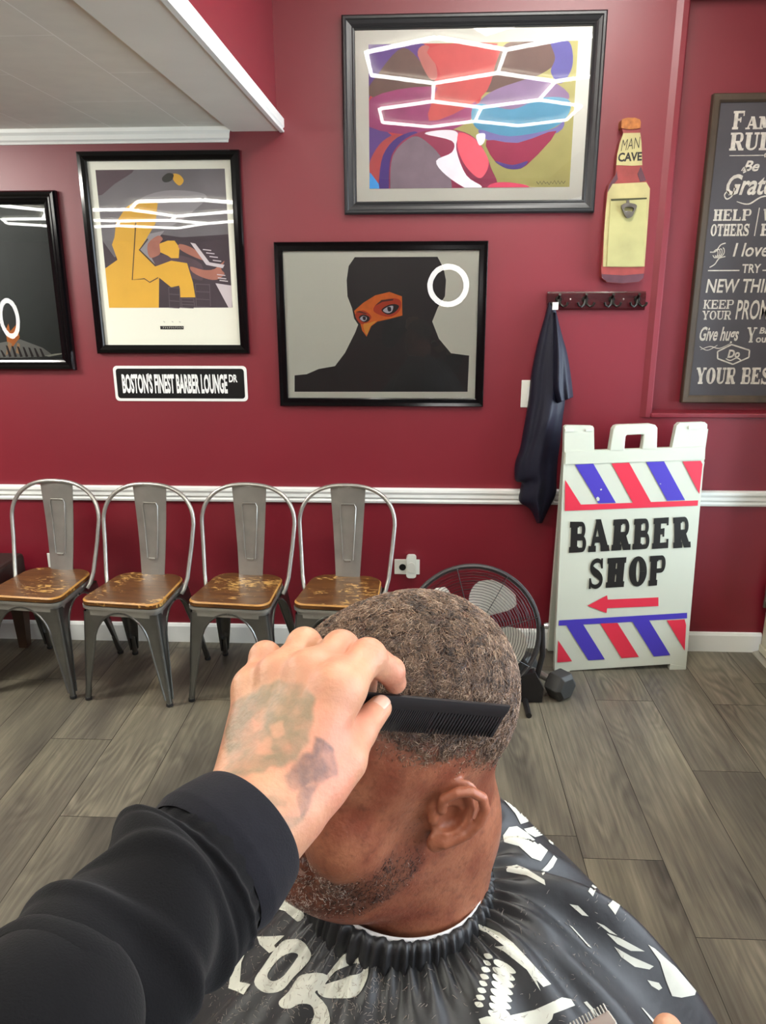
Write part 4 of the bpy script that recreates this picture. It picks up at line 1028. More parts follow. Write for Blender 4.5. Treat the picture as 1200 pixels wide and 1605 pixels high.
def make_chair():
    root = empty('metal_chair')
    # seat
    def seat_outline(g=0.0):
        pts = []
        fw_, bw_, fy, by = 0.168 - g, 0.154 - g, -0.172 + g, 0.168 - g
        for (cx, cy, r, a0) in ((fw_ - .045, fy + .045, .045, -pi / 2), (bw_ - .075, by - .075, .075, 0), (-bw_ + .075, by - .075, .075, pi / 2), (-fw_ + .045, fy + .045, .045, pi)):
            pts += [(cx + r * cos(a0 + pi / 2 * i / 7), cy + r * sin(a0 + pi / 2 * i / 7)) for i in range(8)]
        return pts
    mb = MB(); o0, o1 = seat_outline(0.0), seat_outline(0.005)
    zt = 0.452
    mb.loft([[(x, y, zt - 0.024) for x, y in o1], [(x, y, zt - 0.020) for x, y in o0], [(x, y, zt - 0.006) for x, y in o0]], mi=0)
    mb.loft([[(x, y, zt - 0.006) for x, y in o0], [(x, y, zt) for x, y in o1]], mi=1)
    mb.add([(x, y, zt) for x, y in o1], [tuple(range(len(o1)))], 0); mb.add([(x, y, zt - 0.024) for x, y in o1], [tuple(reversed(range(len(o1))))], 0)
    mb.build('seat', [M_SEAT, M_SEATEDGE], root, smooth=True, angle=25, merge=True)
    # pressed metal rim under the seat
    mb = MB(); f0, f1 = seat_outline(-0.002), seat_outline(0.006)
    mb.loft([[(x, y, 0.388) for x, y in f1], [(x, y, 0.414) for x, y in f1], [(x, y, 0.417) for x, y in f0], [(x, y, 0.4275) for x, y in f0]])
    mb.add([(x, y, 0.4275) for x, y in f0], [tuple(range(len(f0)))])
    mb.build('seat_frame', M_TOLIX, root, smooth=True, angle=40, merge=True)
    # four pressed legs: two flanges that open into the arches
    for sx, sy in ((-1, -1), (1, -1), (1, 1), (-1, 1)):
        rings = []; lipx = []; lipy = []
        for z in [0.03, 0.06, 0.10, 0.16, 0.22, 0.27, 0.30, 0.33, 0.35, 0.365, 0.378, 0.388, 0.395, 0.400, 0.402]:
            t = 1 - z / 0.415
            cx = 0.160 + (0.192 - 0.160) * t; cy = (0.164 + (0.176 - 0.164) * t) if sy < 0 else (0.158 + (0.27 - 0.158) * t)
            if z > 0.27:
                q = min((z - 0.27) / 0.132, 1.0); a = 1 - sqrt(max(1 - q * q, 0))
                wx = 0.052 + (0.160 - 0.052) * a; wy = 0.050 + (0.158 - 0.050) * a
            else:
                wx = 0.022 + 0.030 * (z - 0.03) / 0.24; wy = 0.022 + 0.028 * (z - 0.03) / 0.24
            wx = min(wx, cx - 0.001); wy = min(wy, cy - 0.001)
            r = 0.014
            ring = [(cx - wx, cy), (cx - max(wx * .5, r), cy), (cx - r, cy), (cx - r * 0.3, cy - r * 0.3), (cx, cy - r), (cx, cy - max(wy * .5, r)), (cx, cy - wy)]
            rings.append([(sx * px_, sy * py_, z) for px_, py_ in ring])
            lipx.append((sx * (cx - wx), sy * cy, z)); lipy.append((sx * cx, sy * (cy - wy), z))
        mb = MB(); mb.loft(rings, closed=False)
        # thin sheet: a second skin just inside
        inn = [[(p[0] - sx * 0.0025, p[1] - sy * 0.0025, p[2]) for p in rg] for rg in rings]
        mb.loft(inn, closed=False)
        mb.tube(lipx, 0.0048, 6); mb.tube(lipy, 0.0048, 6)
        # rib pressed in the outer corner and the closed foot
        z0 = rings[0]
        c0 = Vector(z0[3]) - Vector((sx * 0.008, sy * 0.008, 0)); c1 = Vector(rings[2][3]) - Vector((sx * 0.01, sy * 0.01, 0))
        foot = c0 + (c0 - c1).normalized() * 0.02
        mb.tube([c1, c0, (foot.x, foot.y, 0.012)], [0.011, 0.0135, 0.0125], 8)
        lg = mb.build('leg', M_LEG, root, smooth=True, angle=50)
        mb = MB(); mb.lathe([(0.0125, 0.0), (0.0142, 0.002), (0.0142, 0.013), (0.012, 0.015)], (foot.x, foot.y, 0.0), n=10); mb.build('rubber_foot', M_RUBBER, lg)
    # hoop back
    pts = [(-0.166, 0.062, 0.405), (-0.176, 0.072, 0.425), (-0.186, 0.092, 0.47), (-0.198, 0.130, 0.60), (-0.205, 0.150, 0.69)]
    arc = [(-0.205 * cos(t) ** 0.8 if cos(t) > 0 else 0, 0.150 + 0.036 * sin(t), 0.69 + 0.160 * sin(t) ** 0.92) for t in np.linspace(0.12, pi / 2, 12)]
    left = pts + arc; right = [(-x, y, z) for x, y, z in reversed(left[:-1])]
    sp = left + right
    mb = MB(); mb.tube(sp, 0.0088, 10); mb.build('back_frame', M_TOLIX, root, smooth=True, angle=60)
    # splat with its pressed panel
    mb = MB(); rows = []
    for k in range(15):
        t = k / 14; z = 0.425 + 0.415 * t; w = 0.052 + 0.024 * t ** 1.1; y = 0.140 + 0.044 * t + 0.018 * sin(pi * t) * 0.5
        rows.append([(x * w, y - 0.010 * (1 - (x) ** 2) * 0 + 0.006 * x * x, z) for x in np.linspace(-1, 1, 9)])
    rows.insert(0, [(x * 0.052, 0.120, 0.424) for x in np.linspace(-1, 1, 9)])
    mb.loft(rows, closed=False); mb.loft([[(p[0], p[1] + 0.003, p[2]) for p in r] for r in rows], closed=False)
    def on(x, z): t = (z - 0.425) / 0.415; return (x, 0.140 + 0.044 * t + 0.009 * sin(pi * t) - 0.0012, z)
    mb.tube([on(-0.022, 0.525), on(-0.029, 0.655), on(-0.034, 0.755), on(-0.028, 0.768), on(0.028, 0.768), on(0.034, 0.755), on(0.029, 0.655), on(0.022, 0.525)], 0.0032, 6, caps=True)
    mb.tube([on(-0.014, 0.522), on(0.014, 0.522)], 0.005, 6)
    mb.build('backrest', M_TOLIX, root, smooth=True, angle=40)
    return root
spots = [(-1.606, -0.380, -0.10, 'leftmost metal chair with the most scratched wooden seat, next to the dark bench'),
         (-1.178, -0.425, -0.11, 'second metal chair from the left with a brown wooden seat'),
         (-0.745, -0.415, -0.09, 'third metal chair from the left, behind the tattooed hand'),
         (-0.318, -0.418, -0.08, 'last metal chair of the row, partly behind the head of the seated man')]
proto = make_chair()
for k, (x, y, rz, lab) in enumerate(spots):
    o = proto if k == 0 else copy_tree(proto)
    o.location = (x, y, 0); o.rotation_euler = (0, 0, rz)
    tag(o, lab, 'chair', 'metal cafe chairs along the red wall')

# ---- dark bench at the left edge
M_BENCH = mat('dark_brown_leather', rgb(38, 26, 22), 0.45, noise=0.2, scale=20)
M_BWOOD = mat('dark_bench_wood', rgb(58, 38, 24), 0.5, noise=0.25, scale=14)
root = tag(empty('bench', (-2.3, -0.27, 0)), 'dark brown bench cut by the left edge beside the first chair', 'bench')
mb = MB(); mb.box(-0.45, 0.455, -0.22, 0.21, 0.36, 0.47); mb.build('cushion', M_BENCH, root, bevel=0.02, segs=3)
mb = MB(); mb.box(-0.45, 0.45, -0.215, 0.205, 0.28, 0.36); mb.build('bench_frame', M_BWOOD, root, bevel=0.004)
for sx in (-1, 1):
    for sy in (-1, 1):
        mb = MB(); mb.loft([[(sx * 0.41 + a * s, sy * 0.18 + b * s, z) for a, b in ((-1, -1), (1, -1), (1, 1), (-1, 1))] for s, z in ((0.02, 0.0), (0.032, 0.28))], caps=True); mb.build('leg', M_BWOOD, root)

# ---- folding sidewalk sign
SO = onZ(867, 1053, 0.0)
rz, lean = radians(4.5), radians(4.0)
SX = Vector((cos(rz), sin(rz), 0)); SN0 = Vector((sin(rz), -cos(rz), 0))
SU = (Vector((0, 0, 1)) * cos(lean) - SN0 * sin(lean)); SN = SX.cross(SU)
def st(pts, d=0.0, smooth=0):
    if smooth: pts = spline(pts, smooth, True)
    out = []
    O = SO + SN * d
    for a, b in pts:
        r = pray(840 + a / 3.646, 640 + b / 3.646); t = (O - CAM).dot(SN) / r.dot(SN); p = CAM + r * t - O
        out.append((p.dot(SX), p.dot(SU)))
    return out
to3 = lambda u, v, d: Vector(SX * u + SU * v + SN * d)
root = tag(empty('sidewalk_sign', SO), 'white folding barber shop sidewalk sign leaning by the red wall', 'sign')
M_SIGN = mat('white_sign_plastic', rgb(192, 197, 182), 0.42, noise=0.02, scale=5)
body = st([(105, 1490), (160, 250), (334, 240), (776, 224), (968, 215), (857, 1480), (768, 1462), (195, 1500)])
z0 = min(v for u, v in body)
mb = MB()
mb.prism(body, to3, -0.028, -0.002)
mb.prism(st([(105, 1490), (104, 1507), (189, 1507), (195, 1498)]), to3, -0.028, 0.0)
mb.prism(st([(766, 1462), (762, 1500), (853, 1500), (857, 1478)]), to3, -0.028, 0.0)
mb.prism(st([(168, 250), (166, 320), (962, 292), (966, 216), (776, 226), (334, 242)]), to3, -0.004, 0.002)
mb.prism(st([(160, 252), (163, 105), (175, 97), (322, 100), (330, 112), (332, 244)]), to3, -0.03, 0.0)
mb.prism(st([(776, 228), (802, 100), (820, 82), (962, 78), (978, 92), (968, 220)]), to3, -0.03, 0.0)
mb.build('front_panel', M_SIGN, root, bevel=0.004)
mb = MB()
ho = st([(418, 240), (438, 118), (450, 100), (470, 94), (655, 88), (680, 95), (692, 112), (688, 232)]); hi = st([(503, 238), (506, 200), (510, 158), (520, 152), (600, 149), (612, 152), (608, 195), (602, 231)])
mb.loft([[to3(u, v, d) for u, v in q] for q, d in ((ho, -0.03), (ho, 0.004), (hi, 0.004), (hi, -0.03), (ho, -0.03))], closed=False)
mb.build('handle', M_SIGN, root, bevel=0.004)
for pts in ([(165, 118), (215, 118), (215, 132), (166, 134)], [(280, 118), (322, 118), (322, 130), (282, 132)], [(870, 100), (930, 97), (928, 116), (868, 119)]):
    mb = MB(); mb.prism(st(pts), to3, 0.0, 0.003); mb.build('hinge_tab', mat('hinge_plastic_grey', rgb(196, 200, 188), 0.5), root)
# rear panel, its foot stands further back
spread = 0.13
def rear(u, v, d): return to3(u, v, d - 0.03) - SN0 * (spread * (1 - v / 1.0)) * 1.0
w_ = body[-3][0]
mb = MB(); mb.prism([(0.0 + 0.012, 0.02), (0.61, 0.0), (0.625, 0.93), (0.012, 0.93)], rear, -0.03, -0.004)
mb.prism([(0.012, 0.9), (0.13, 0.9), (0.13, 1.075), (0.012, 1.075)], rear, -0.03, -0.004); mb.prism([(0.49, 0.9), (0.62, 0.9), (0.62, 1.075), (0.49, 1.075)], rear, -0.03, -0.004)
for v in mb.v: pass
zmin = min(v[2] for v in mb.v)
mb.v = [(v[0], v[1], v[2] - zmin + 0.001 - SO.z) if True else v for v in mb.v]
mb.build('rear_panel', M_SIGN, root, bevel=0.003)
SRED, SBLU, SBLK = mat('sign_red_vinyl', rgb(204, 46, 68), 0.4), mat('sign_blue_vinyl', rgb(66, 54, 166), 0.4), mat('sign_black_vinyl', rgb(24, 24, 22), 0.4)
def deco(name, m, polys, d=0.0005):
    for P in polys:
        mb = MB(); mb.prism(st(P), to3, 0, d, top_only=True); mb.build(name, m, root)
deco('red_stripe', SRED, [[(165, 408), (255, 550), (552, 540), (430, 315), (530, 310), (655, 535), (925, 526), (922, 556), (163, 586)],
                           [(836, 304), (940, 300), (950, 320), (932, 490)],
                           [(292, 1128), (405, 1068), (408, 1093), (698, 1080), (698, 1130), (405, 1142), (402, 1170)],
                           [(125, 1325), (205, 1445), (120, 1452)], [(366, 1230), (464, 1226), (586, 1420), (488, 1428)], [(746, 1212), (848, 1206), (856, 1240), (848, 1384)]])
deco('blue_stripe', SBLU, [[(222, 322), (326, 316), (455, 540), (355, 543)], [(628, 307), (730, 303), (850, 524), (748, 528)],
                            [(130, 1212), (862, 1168), (862, 1200), (645, 1212), (766, 1410), (672, 1418), (550, 1220), (268, 1235), (392, 1434), (298, 1440), (172, 1240), (128, 1242)]])
deco('chipped_spot', M_SIGN, [[(342, 512), (352, 504), (362, 514), (360, 528), (346, 530)], [(364, 462), (374, 458), (376, 466), (368, 470)], [(704, 430), (712, 428), (712, 436)]], 0.0009)
mb = MB()
def letter(ch, bl, br, tr, tl): put_slab(mb, ch, st([bl, br, tr, tl]), to3, 0.0006, st=0.40, th=0.19, sw=0.07)
for ch, bl, br, tr, tl in [('B', (186, 826), (284, 820), (288, 648), (194, 648)), ('A', (300, 822), (412, 815), (392, 632), (318, 636)), ('R', (428, 814), (534, 808), (538, 630), (442, 636)),
                           ('B', (549, 808), (646, 802), (650, 628), (560, 632)), ('E', (660, 804), (756, 798), (764, 622), (672, 628)), ('R', (782, 800), (878, 794), (874, 618), (782, 624)),
                           ('S', (296, 1032), (384, 1026), (388, 856), (304, 862)), ('H', (396, 1026), (500, 1020), (516, 850), (408, 856)), ('O', (526, 1022), (630, 1014), (634, 842), (532, 848)), ('P', (640, 1016), (732, 1008), (742, 838), (650, 844))]:
    letter(ch, bl, br, tr, tl)
mb.build('lettering', SBLK, root)

# ---- floor fan
FC = onY(740, 990, -0.47)
root = tag(empty('floor_fan', (FC.x, FC.y, 0)), 'round black floor fan with metal blades behind the seated man', 'fan')
FT = radians(12); fax = Vector((0.0, -cos(FT), sin(FT))); FR = 0.272
fu = Vector((1, 0, 0)); fv = fax.cross(fu) * -1
if fv.z < 0: fv = -fv
FCl = Vector((0, 0, FC.z))
def fp(r, a, h=0.0): return FCl + fu * (r * cos(a)) + fv * (r * sin(a)) + fax * h
M_FBLK = mat('fan_black_wire', rgb(34, 32, 32), 0.45, 0.3)
M_FRIM = mat('fan_grey_rim', rgb(60, 58, 58), 0.4, 0.3)
M_ALU = mat('fan_aluminium', rgb(226, 225, 214), 0.3, 0.45, noise=0.05)
TA = np.linspace(0, 2 * pi, 65)[:-1]
mb = MB(); mb.tube([fp(FR, a, 0.0) for a in TA], 0.0105, 8, closed=True); mb.build('outer_ring', M_FRIM, root, smooth=True)
for nm, s in (('front_grille', 1), ('rear_grille', -1)):
    mb = MB()
    dome = lambda r: s * (0.012 + 0.045 * (1 - (r / FR) ** 2))
    for k in range(1, 22 if s > 0 else 7):
        r = FR * (0.12 + 0.88 * k / (22 if s > 0 else 7)); mb.tube([fp(r, a, dome(r)) for a in TA[::2]], 0.0011, 4, closed=True)
    for a in np.linspace(0, 2 * pi, 9)[:-1]:
        mb.tube([fp(r, a + 0.25, dome(r) + 0.002 * s) for r in np.linspace(0.03, FR, 8)], 0.0016, 5)
    mb.lathe([(0.0, 0.056), (0.03, 0.055), (0.033, 0.05), (0.0, 0.049)], FCl, fax * s, 20)
    mb.build(nm, M_FBLK, root, smooth=True)
for k, a0 in enumerate((66, -20, -110, 156)):
    rows = []
    for r in np.linspace(0.035, 0.232, 12):
        t = (r - 0.035) / 0.197; half = radians(16 + 16 * sin(pi * min(t * 0.85, 1))) * (1 if t < 0.9 else 1 - (t - 0.9) * 3.5); sw = radians(a0) + 0.35 * (0.5 - t)
        rows.append([fp(r, sw + half * q, 0.02 * q * (1 - 0.3 * t)) for q in np.linspace(-1, 1, 9)])
    mb = MB(); mb.loft(rows, closed=False); mb.loft([[p + fax * -0.0015 for p in rw] for rw in rows], closed=False); mb.build('blade', M_ALU, root, smooth=True, angle=60)
mb = MB(); mb.lathe([(0.0, 0.03), (0.034, 0.028), (0.04, 0.02), (0.04, -0.03), (0.055, -0.035), (0.055, -0.11), (0.03, -0.125), (0.0, -0.126)], FCl, fax, 24); mb.build('motor', M_FBLK, root, smooth=True)
mb = MB()
for s in (-1, 1):
    mb.tube([fp(FR + 0.012, 0.1 if s > 0 else pi - 0.1), FCl + Vector((s * (FR + 0.02), 0, -0.10)), Vector((s * (FR - 0.01), -0.01, 0.05)), Vector((s * (FR - 0.05), -0.02, 0.013))], 0.012, 8)
    mb.tube([Vector((s * (FR - 0.05), -0.17, 0.012)), Vector((s * (FR - 0.05), 0.14, 0.012))], 0.012, 8)
mb.tube([Vector((-(FR - 0.05), 0.13, 0.012)), Vector(((FR - 0.05), 0.13, 0.012))], 0.011, 8)
mb.build('stand', M_FBLK, root, smooth=True)
mb = MB(); kp = fp(FR + 0.02, 0.1); mb.lathe([(0.0, 0), (0.012, 0), (0.014, 0.012), (0.012, 0.02), (0, 0.02)], kp, (1, 0, 0), 12); mb.build('tilt_knob', mat('knob_chrome', rgb(200, 200, 196), 0.25, 0.9), root, smooth=True)
mb = MB(); mb.prism([(-0.05, 0.0), (0.055, 0.0), (0.06, 0.06), (0.02, 0.135), (-0.03, 0.12)], lambda u, v, d: (u + FR - 0.035, -0.03 + d, v + 0.004), -0.02, 0.02); mb.build('side_bracket', M_FBLK, root, bevel=0.008)

# ---- hexagonal rubber dumbbell
DP = onZ(889, 1099, 0.0)
dx = Vector((-0.62, 0.78, 0)).normalized(); hr = 0.064
root = tag(empty('dumbbell', (DP.x, DP.y, 0), (0, 0, 0)), 'black hexagonal rubber dumbbell on the floor in front of the sidewalk sign', 'dumbbell')
M_DUMB = mat('grey_black_rubber', rgb(46, 46, 44), 0.6, noise=0.08)
sdv = dx.cross(Vector((0, 0, 1)))
cz = hr * cos(pi / 6) + 0.0005
for off in (0.045, 0.255):
    mb = MB(); rings = []
    for h, s in ((-0.045, 0.72), (-0.03, 1.0), (0.03, 1.0), (0.045, 0.72)):
        rings.append([dx * (off + h) + sdv * (hr * s * cos(pi / 3 * k)) + Vector((0, 0, cz + hr * s * sin(pi / 3 * k))) for k in range(6)])
    mb.loft(rings, caps=True); mb.build('weight', M_DUMB, root, bevel=0.003)
mb = MB(); mb.tube([dx * o + Vector((0, 0, cz)) for o in (0.08, 0.10, 0.15, 0.20, 0.22)], [0.013, 0.0145, 0.017, 0.0145, 0.013], 14); mb.build('grip', mat('knurled_chrome', rgb(176, 174, 166), 0.38, 0.9, bump=0.4, bscale=400), root, smooth=True)
# ================================================================== PEOPLE
def fine_net(f, lo, hi, h):
    """surface net evaluated finely only near the surface"""
    lo = np.array(lo, float); hi = np.array(hi, float); c = 5
    n = (np.ceil((hi - lo) / (h * c)).astype(int) + 1) * c
    cax = [lo[i] + h * (np.arange(n[i] // c) * c + (c - 1) / 2) for i in range(3)]
    G = np.stack(np.meshgrid(*cax, indexing='ij'), -1).reshape(-1, 3)
    Dc = f(G).reshape([k // c for k in n]).astype(np.float32)
    D = np.repeat(np.repeat(np.repeat(Dc, c, 0), c, 1), c, 2)
    near = np.abs(D) < h * c * 1.6
    I = np.argwhere(near)
    out = np.empty(len(I), np.float32)
    for k in range(0, len(I), 400000): out[k:k + 400000] = f(lo + I[k:k + 400000] * h)
    D[near] = out
    return net_from_grid(D, lo, h, f)
def net_from_grid(D, lo, h, f):
    n = np.array(D.shape); S = D < 0
    c = [S[a:n[0] - 1 + a, b:n[1] - 1 + b, d:n[2] - 1 + d] for a in (0, 1) for b in (0, 1) for d in (0, 1)]
    cnt = np.zeros(c[0].shape, np.int8)
    for x in c: cnt += x
    act = (cnt > 0) & (cnt < 8)
    idx = -np.ones(act.shape, np.int64); cells = np.argwhere(act); idx[act] = np.arange(len(cells))
    acc = np.zeros((len(cells), 3)); num = np.zeros(len(cells))
    corners = [(a, b, d) for a in (0, 1) for b in (0, 1) for d in (0, 1)]
    for p in range(8):
        for q in range(p + 1, 8):
            A = np.array(corners[p]); B = np.array(corners[q])
            if np.abs(A - B).sum() != 1: continue
            da = D[tuple((cells + A).T)]; db = D[tuple((cells + B).T)]
            cr = (da < 0) != (db < 0); t = np.where(cr, da / np.where(np.abs(da - db) < 1e-12, 1, da - db), 0)
            acc += np.where(cr[:, None], A + (B - A) * t[:, None], 0); num += cr
    V = lo + (cells + acc / num[:, None]) * h
    F = []
    for a in range(3):
        b, d = (a + 1) % 3, (a + 2) % 3
        s0 = [slice(None)] * 3; s1 = [slice(None)] * 3; s0[a] = slice(0, n[a] - 1); s1[a] = slice(1, n[a])
        e = np.argwhere(S[tuple(s0)] != S[tuple(s1)])
        e = e[(e[:, b] > 0) & (e[:, d] > 0) & (e[:, b] < n[b] - 1) & (e[:, d] < n[d] - 1)]
        ins = S[tuple(e.T)]
        def g(db, dd):
            k = e.copy(); k[:, b] -= db; k[:, d] -= dd; return idx[tuple(k.T)]
        q = np.stack([g(1, 1), g(0, 1), g(0, 0), g(1, 0)], 1); q[~ins] = q[~ins][:, ::-1]; F.append(q)
    F = np.concatenate(F); F = F[(F >= 0).all(1)]
    for _ in range(2):
        e = h * 0.3; d0 = f(V)
        g = np.stack([f(V + np.eye(3)[i] * e) - f(V - np.eye(3)[i] * e) for i in range(3)], 1) / (2 * e)
        V = V - g * (np.clip(d0, -h, h) / np.maximum((g * g).sum(1), 0.3))[:, None]
    e = h * 0.5
    g = np.stack([f(V + np.eye(3)[i] * e) - f(V - np.eye(3)[i] * e) for i in range(3)], 1)
    g /= np.linalg.norm(g, axis=1)[:, None] + 1e-12
    return V, F, g
def sstep(a, b, x):
    t = np.clip((x - a) / (b - a), 0, 1); return t * t * (3 - 2 * t)
def vnoise(P, scale, seed=0):
    """cheap smooth noise: a few random sine waves"""
    r = np.random.default_rng(seed); out = np.zeros(len(P))
    for k in range(7):
        w = r.normal(size=3) * scale; out += np.sin(P @ w + r.uniform(0, 6.28))
    return out / 7 ** 0.5
def interp_pts(xs, ys, x): return np.interp(x, xs, ys)

# ------------------------------------------------------------------ the seated client
HPOS = np.array((-0.022, -2.809, 1.285)); HA, HP, HRO, HS = 0.576, -0.014, -0.132, 1.005
_f = np.array([-cos(HA), -sin(HA), 0]); _l = np.array([sin(HA), -cos(HA), 0]); _z = np.array([0, 0, 1.0])
HR = np.stack([_f, _l, _z], 1) @ np.array([[cos(HP), 0, sin(HP)], [0, 1, 0], [-sin(HP), 0, cos(HP)]]) @ np.array([[1, 0, 0], [0, cos(HRO), -sin(HRO)], [0, sin(HRO), cos(HRO)]])
def h2w(L): return (np.atleast_2d(L) * HS) @ HR.T + HPOS
def w2h(W): return ((np.atleast_2d(W) - HPOS) @ HR) / HS

EAR_O = np.array((-0.010, 0.0735, -0.012))           # ear frame: u back, v up (tilted back), w outward
_tilt = 0.20; _fl = 0.42
EU = np.array((-cos(_fl), sin(_fl), 0.0)); EW = np.array((sin(_fl), cos(_fl), 0.0)); EV = np.array((0, 0, 1.0))
EU, EV = EU * cos(_tilt) - EV * sin(_tilt), EV * cos(_tilt) + EU * sin(_tilt)
HELIX = [(-0.003, 0.000, 0.004), (-0.010, 0.008, 0.008), (-0.012, 0.019, 0.010), (-0.005, 0.0285, 0.012), (0.005, 0.0315, 0.0125), (0.015, 0.028, 0.013), (0.0205, 0.018, 0.0135), (0.0205, 0.005, 0.0135), (0.016, -0.008, 0.0125), (0.009, -0.017, 0.011), (0.003, -0.0225, 0.010)]
ANTI = [(0.008, 0.021, 0.007), (0.0125, 0.012, 0.0085), (0.013, 0.001, 0.0095), (0.009, -0.009, 0.0095), (0.001, -0.0135, 0.009)]
def f_ear(P, side):
    Q = P * np.array((1, side, 1)) - EAR_O
    E_ = np.stack([Q @ EU, Q @ EV, Q @ EW], 1)
    plate = s_ellipsoid(E_, (0.003, 0.004, 0.0015), (0.0185, 0.027, 0.0055))
    d = plate
    def chain(pts, r0, r1):
        dd = None
        for i in range(len(pts) - 1):
            ra = r0 + (r1 - r0) * i / (len(pts) - 1); c = s_capsule(E_, pts[i], pts[i + 1], ra, ra)
            dd = c if dd is None else np.minimum(dd, c)
        return dd
    d = smin(d, chain([(a, b, c + 0.0015) for a, b, c in HELIX], 0.0038, 0.0042), 0.003)
    d = smin(d, chain(ANTI, 0.0030, 0.0034), 0.0035)
    d = smin(d, s_ellipsoid(E_, (-0.002, -0.0255, 0.0075), (0.0088, 0.0105, 0.0048)), 0.006)
    d = smin(d, s_ellipsoid(E_, (-0.0115, -0.004, 0.006), (0.0042, 0.0075, 0.0045)), 0.004)
    d = smax(d, -s_ellipsoid(E_, (0.0005, -0.002, 0.0075), (0.0080, 0.0110, 0.0090)), 0.003)
    d = smax(d, -s_ellipsoid(E_, (-0.002, -0.003, 0.002), (0.004, 0.005, 0.006)), 0.003)
    root_ = s_capsule(E_, (-0.004, 0.012, -0.008), (-0.002, -0.016, -0.006), 0.010, 0.009)
    return smin(d, root_, 0.006)
def f_head(P):
    d = s_ellipsoid(P, (-0.014, 0, 0.038), (0.096, 0.076, 0.092))
    d = smin(d, s_ellipsoid(P, (0.026, 0, 0.042), (0.062, 0.066, 0.066)), 0.03)
    d = smin(d, s_ellipsoid(P, (0.040, 0, -0.035), (0.052, 0.062, 0.080)), 0.03)
    d = smin(d, s_ellipsoid(P, (0.028, 0, -0.078), (0.060, 0.066, 0.044)), 0.025)
    A = np.abs(P) * np.array((0, 1, 0)) + P * np.array((1, 0, 1))
    d = smin(d, s_ellipsoid(A, (0.060, 0.040, -0.040), (0.028, 0.026, 0.032)), 0.02)
    d = smin(d, s_ellipsoid(P, (0.080, 0, -0.104), (0.020, 0.026, 0.020)), 0.016)
    d = smin(d, s_ellipsoid(P, (0.028, 0, -0.118), (0.058, 0.056, 0.036)), 0.025)
    d = smin(d, s_capsule(P, (-0.030, 0, -0.05), (-0.045, 0, -0.23), 0.067, 0.076), 0.03)
    d = smin(d, s_ellipsoid(P, (-0.068, 0, -0.092), (0.036, 0.056, 0.050)), 0.03)
    d = smin(d, s_capsule(A, (0.088, 0.008, 0.020), (0.078, 0.042, 0.018), 0.008, 0.007), 0.014)
    d = smax(d, -s_ellipsoid(A, (0.104, 0.033, 0.000), (0.020, 0.016, 0.012)), 0.012)
    d = smin(d, s_ellipsoid(A, (0.078, 0.032, -0.001), (0.0125, 0.0135, 0.0115)), 0.003)
    d = smin(d, s_capsule(P, (0.092, 0, 0.004), (0.112, 0, -0.034), 0.007, 0.0125), 0.010)
    d = smin(d, s_ellipsoid(A, (0.103, 0.015, -0.039), (0.012, 0.009, 0.009)), 0.006)
    for z, r in ((-0.0665, 0.0068), (-0.0795, 0.0078)):
        d = smin(d, s_capsule(A, (0.0985, 0.0, z), (0.0875, 0.025, z - 0.001), r, r * 0.55), 0.007)
    d = smax(d, -s_capsule(A, (0.108, 0.0, -0.0728), (0.090, 0.027, -0.0740), 0.0018, 0.0018), 0.003)
    d = smax(d, -s_capsule(A, (0.092, 0.022, -0.044), (0.083, 0.036, -0.074), 0.002, 0.002), 0.008)
    de = np.full(len(P), 1.0)
    for s in (1, -1):
        m = (np.abs(P[:, 1] * s - 0.085) < 0.045) & (np.abs(P[:, 0] + 0.01) < 0.06) & (np.abs(P[:, 2] + 0.01) < 0.07)
        e = np.full(len(P), 0.05)
        if m.any(): e[m] = f_ear(P[m], s)
        de = np.minimum(de, e)
    return smin(d, de, 0.0045)
def f_body(P):
    """head, neck, trunk, arms and legs of the seated man, in head coordinates"""
    d = f_head(P)
    return d
V, F, NRM = fine_net(f_head, (-0.135, -0.115, -0.225), (0.14, 0.115, 0.15), 0.0016)
# attributes in head space: scalp hair and beard density
def hair_density(P):
    zl = interp_pts([-0.13, -0.09, -0.06, -0.03, 0.0, 0.03, 0.055, 0.075, 0.12], [-0.03, -0.025, -0.008, 0.012, 0.026, 0.036, 0.052, 0.078, 0.10], P[:, 0])
    w = interp_pts([-0.12, -0.05, 0.0, 0.06, 0.09], [0.036, 0.040, 0.044, 0.040, 0.012], P[:, 0])
    return sstep(-0.05, 1.05, (P[:, 2] - zl + 0.003 * vnoise(P, 160, 3)) / w)
def beard_density(P):
    ay = np.abs(P[:, 1])
    zt = interp_pts([-0.01, 0.012, 0.03, 0.05, 0.075, 0.1], [0.03, 0.02, -0.040, -0.056, -0.060, -0.055], P[:, 0]) + 0.004 * vnoise(P, 120, 9)
    zb = interp_pts([-0.01, 0.02, 0.05, 0.085, 0.11], [-0.055, -0.082, -0.108, -0.122, -0.13], P[:, 0])
    d = sstep(0.006, -0.010, P[:, 2] - zt) * sstep(-0.012, 0.006, P[:, 2] - zb) * sstep(-0.004, 0.010, P[:, 0])
    d = d * (1 - 0.72 * sstep(0.045, 0.020, P[:, 0]) * sstep(-0.062, -0.040, P[:, 2]))
    lips = (np.abs(P[:, 2] + 0.073) < 0.013) & (ay < 0.024) & (P[:, 0] > 0.085)
    d = np.where(lips, 0, d)
    return d
hd = hair_density(V); bd = beard_density(V)
ear_m = np.maximum(sstep(0.006, 0.0, f_ear(V, 1)), sstep(0.006, 0.0, f_ear(V, -1)))
hd *= 1 - ear_m; bd *= 1 - ear_m

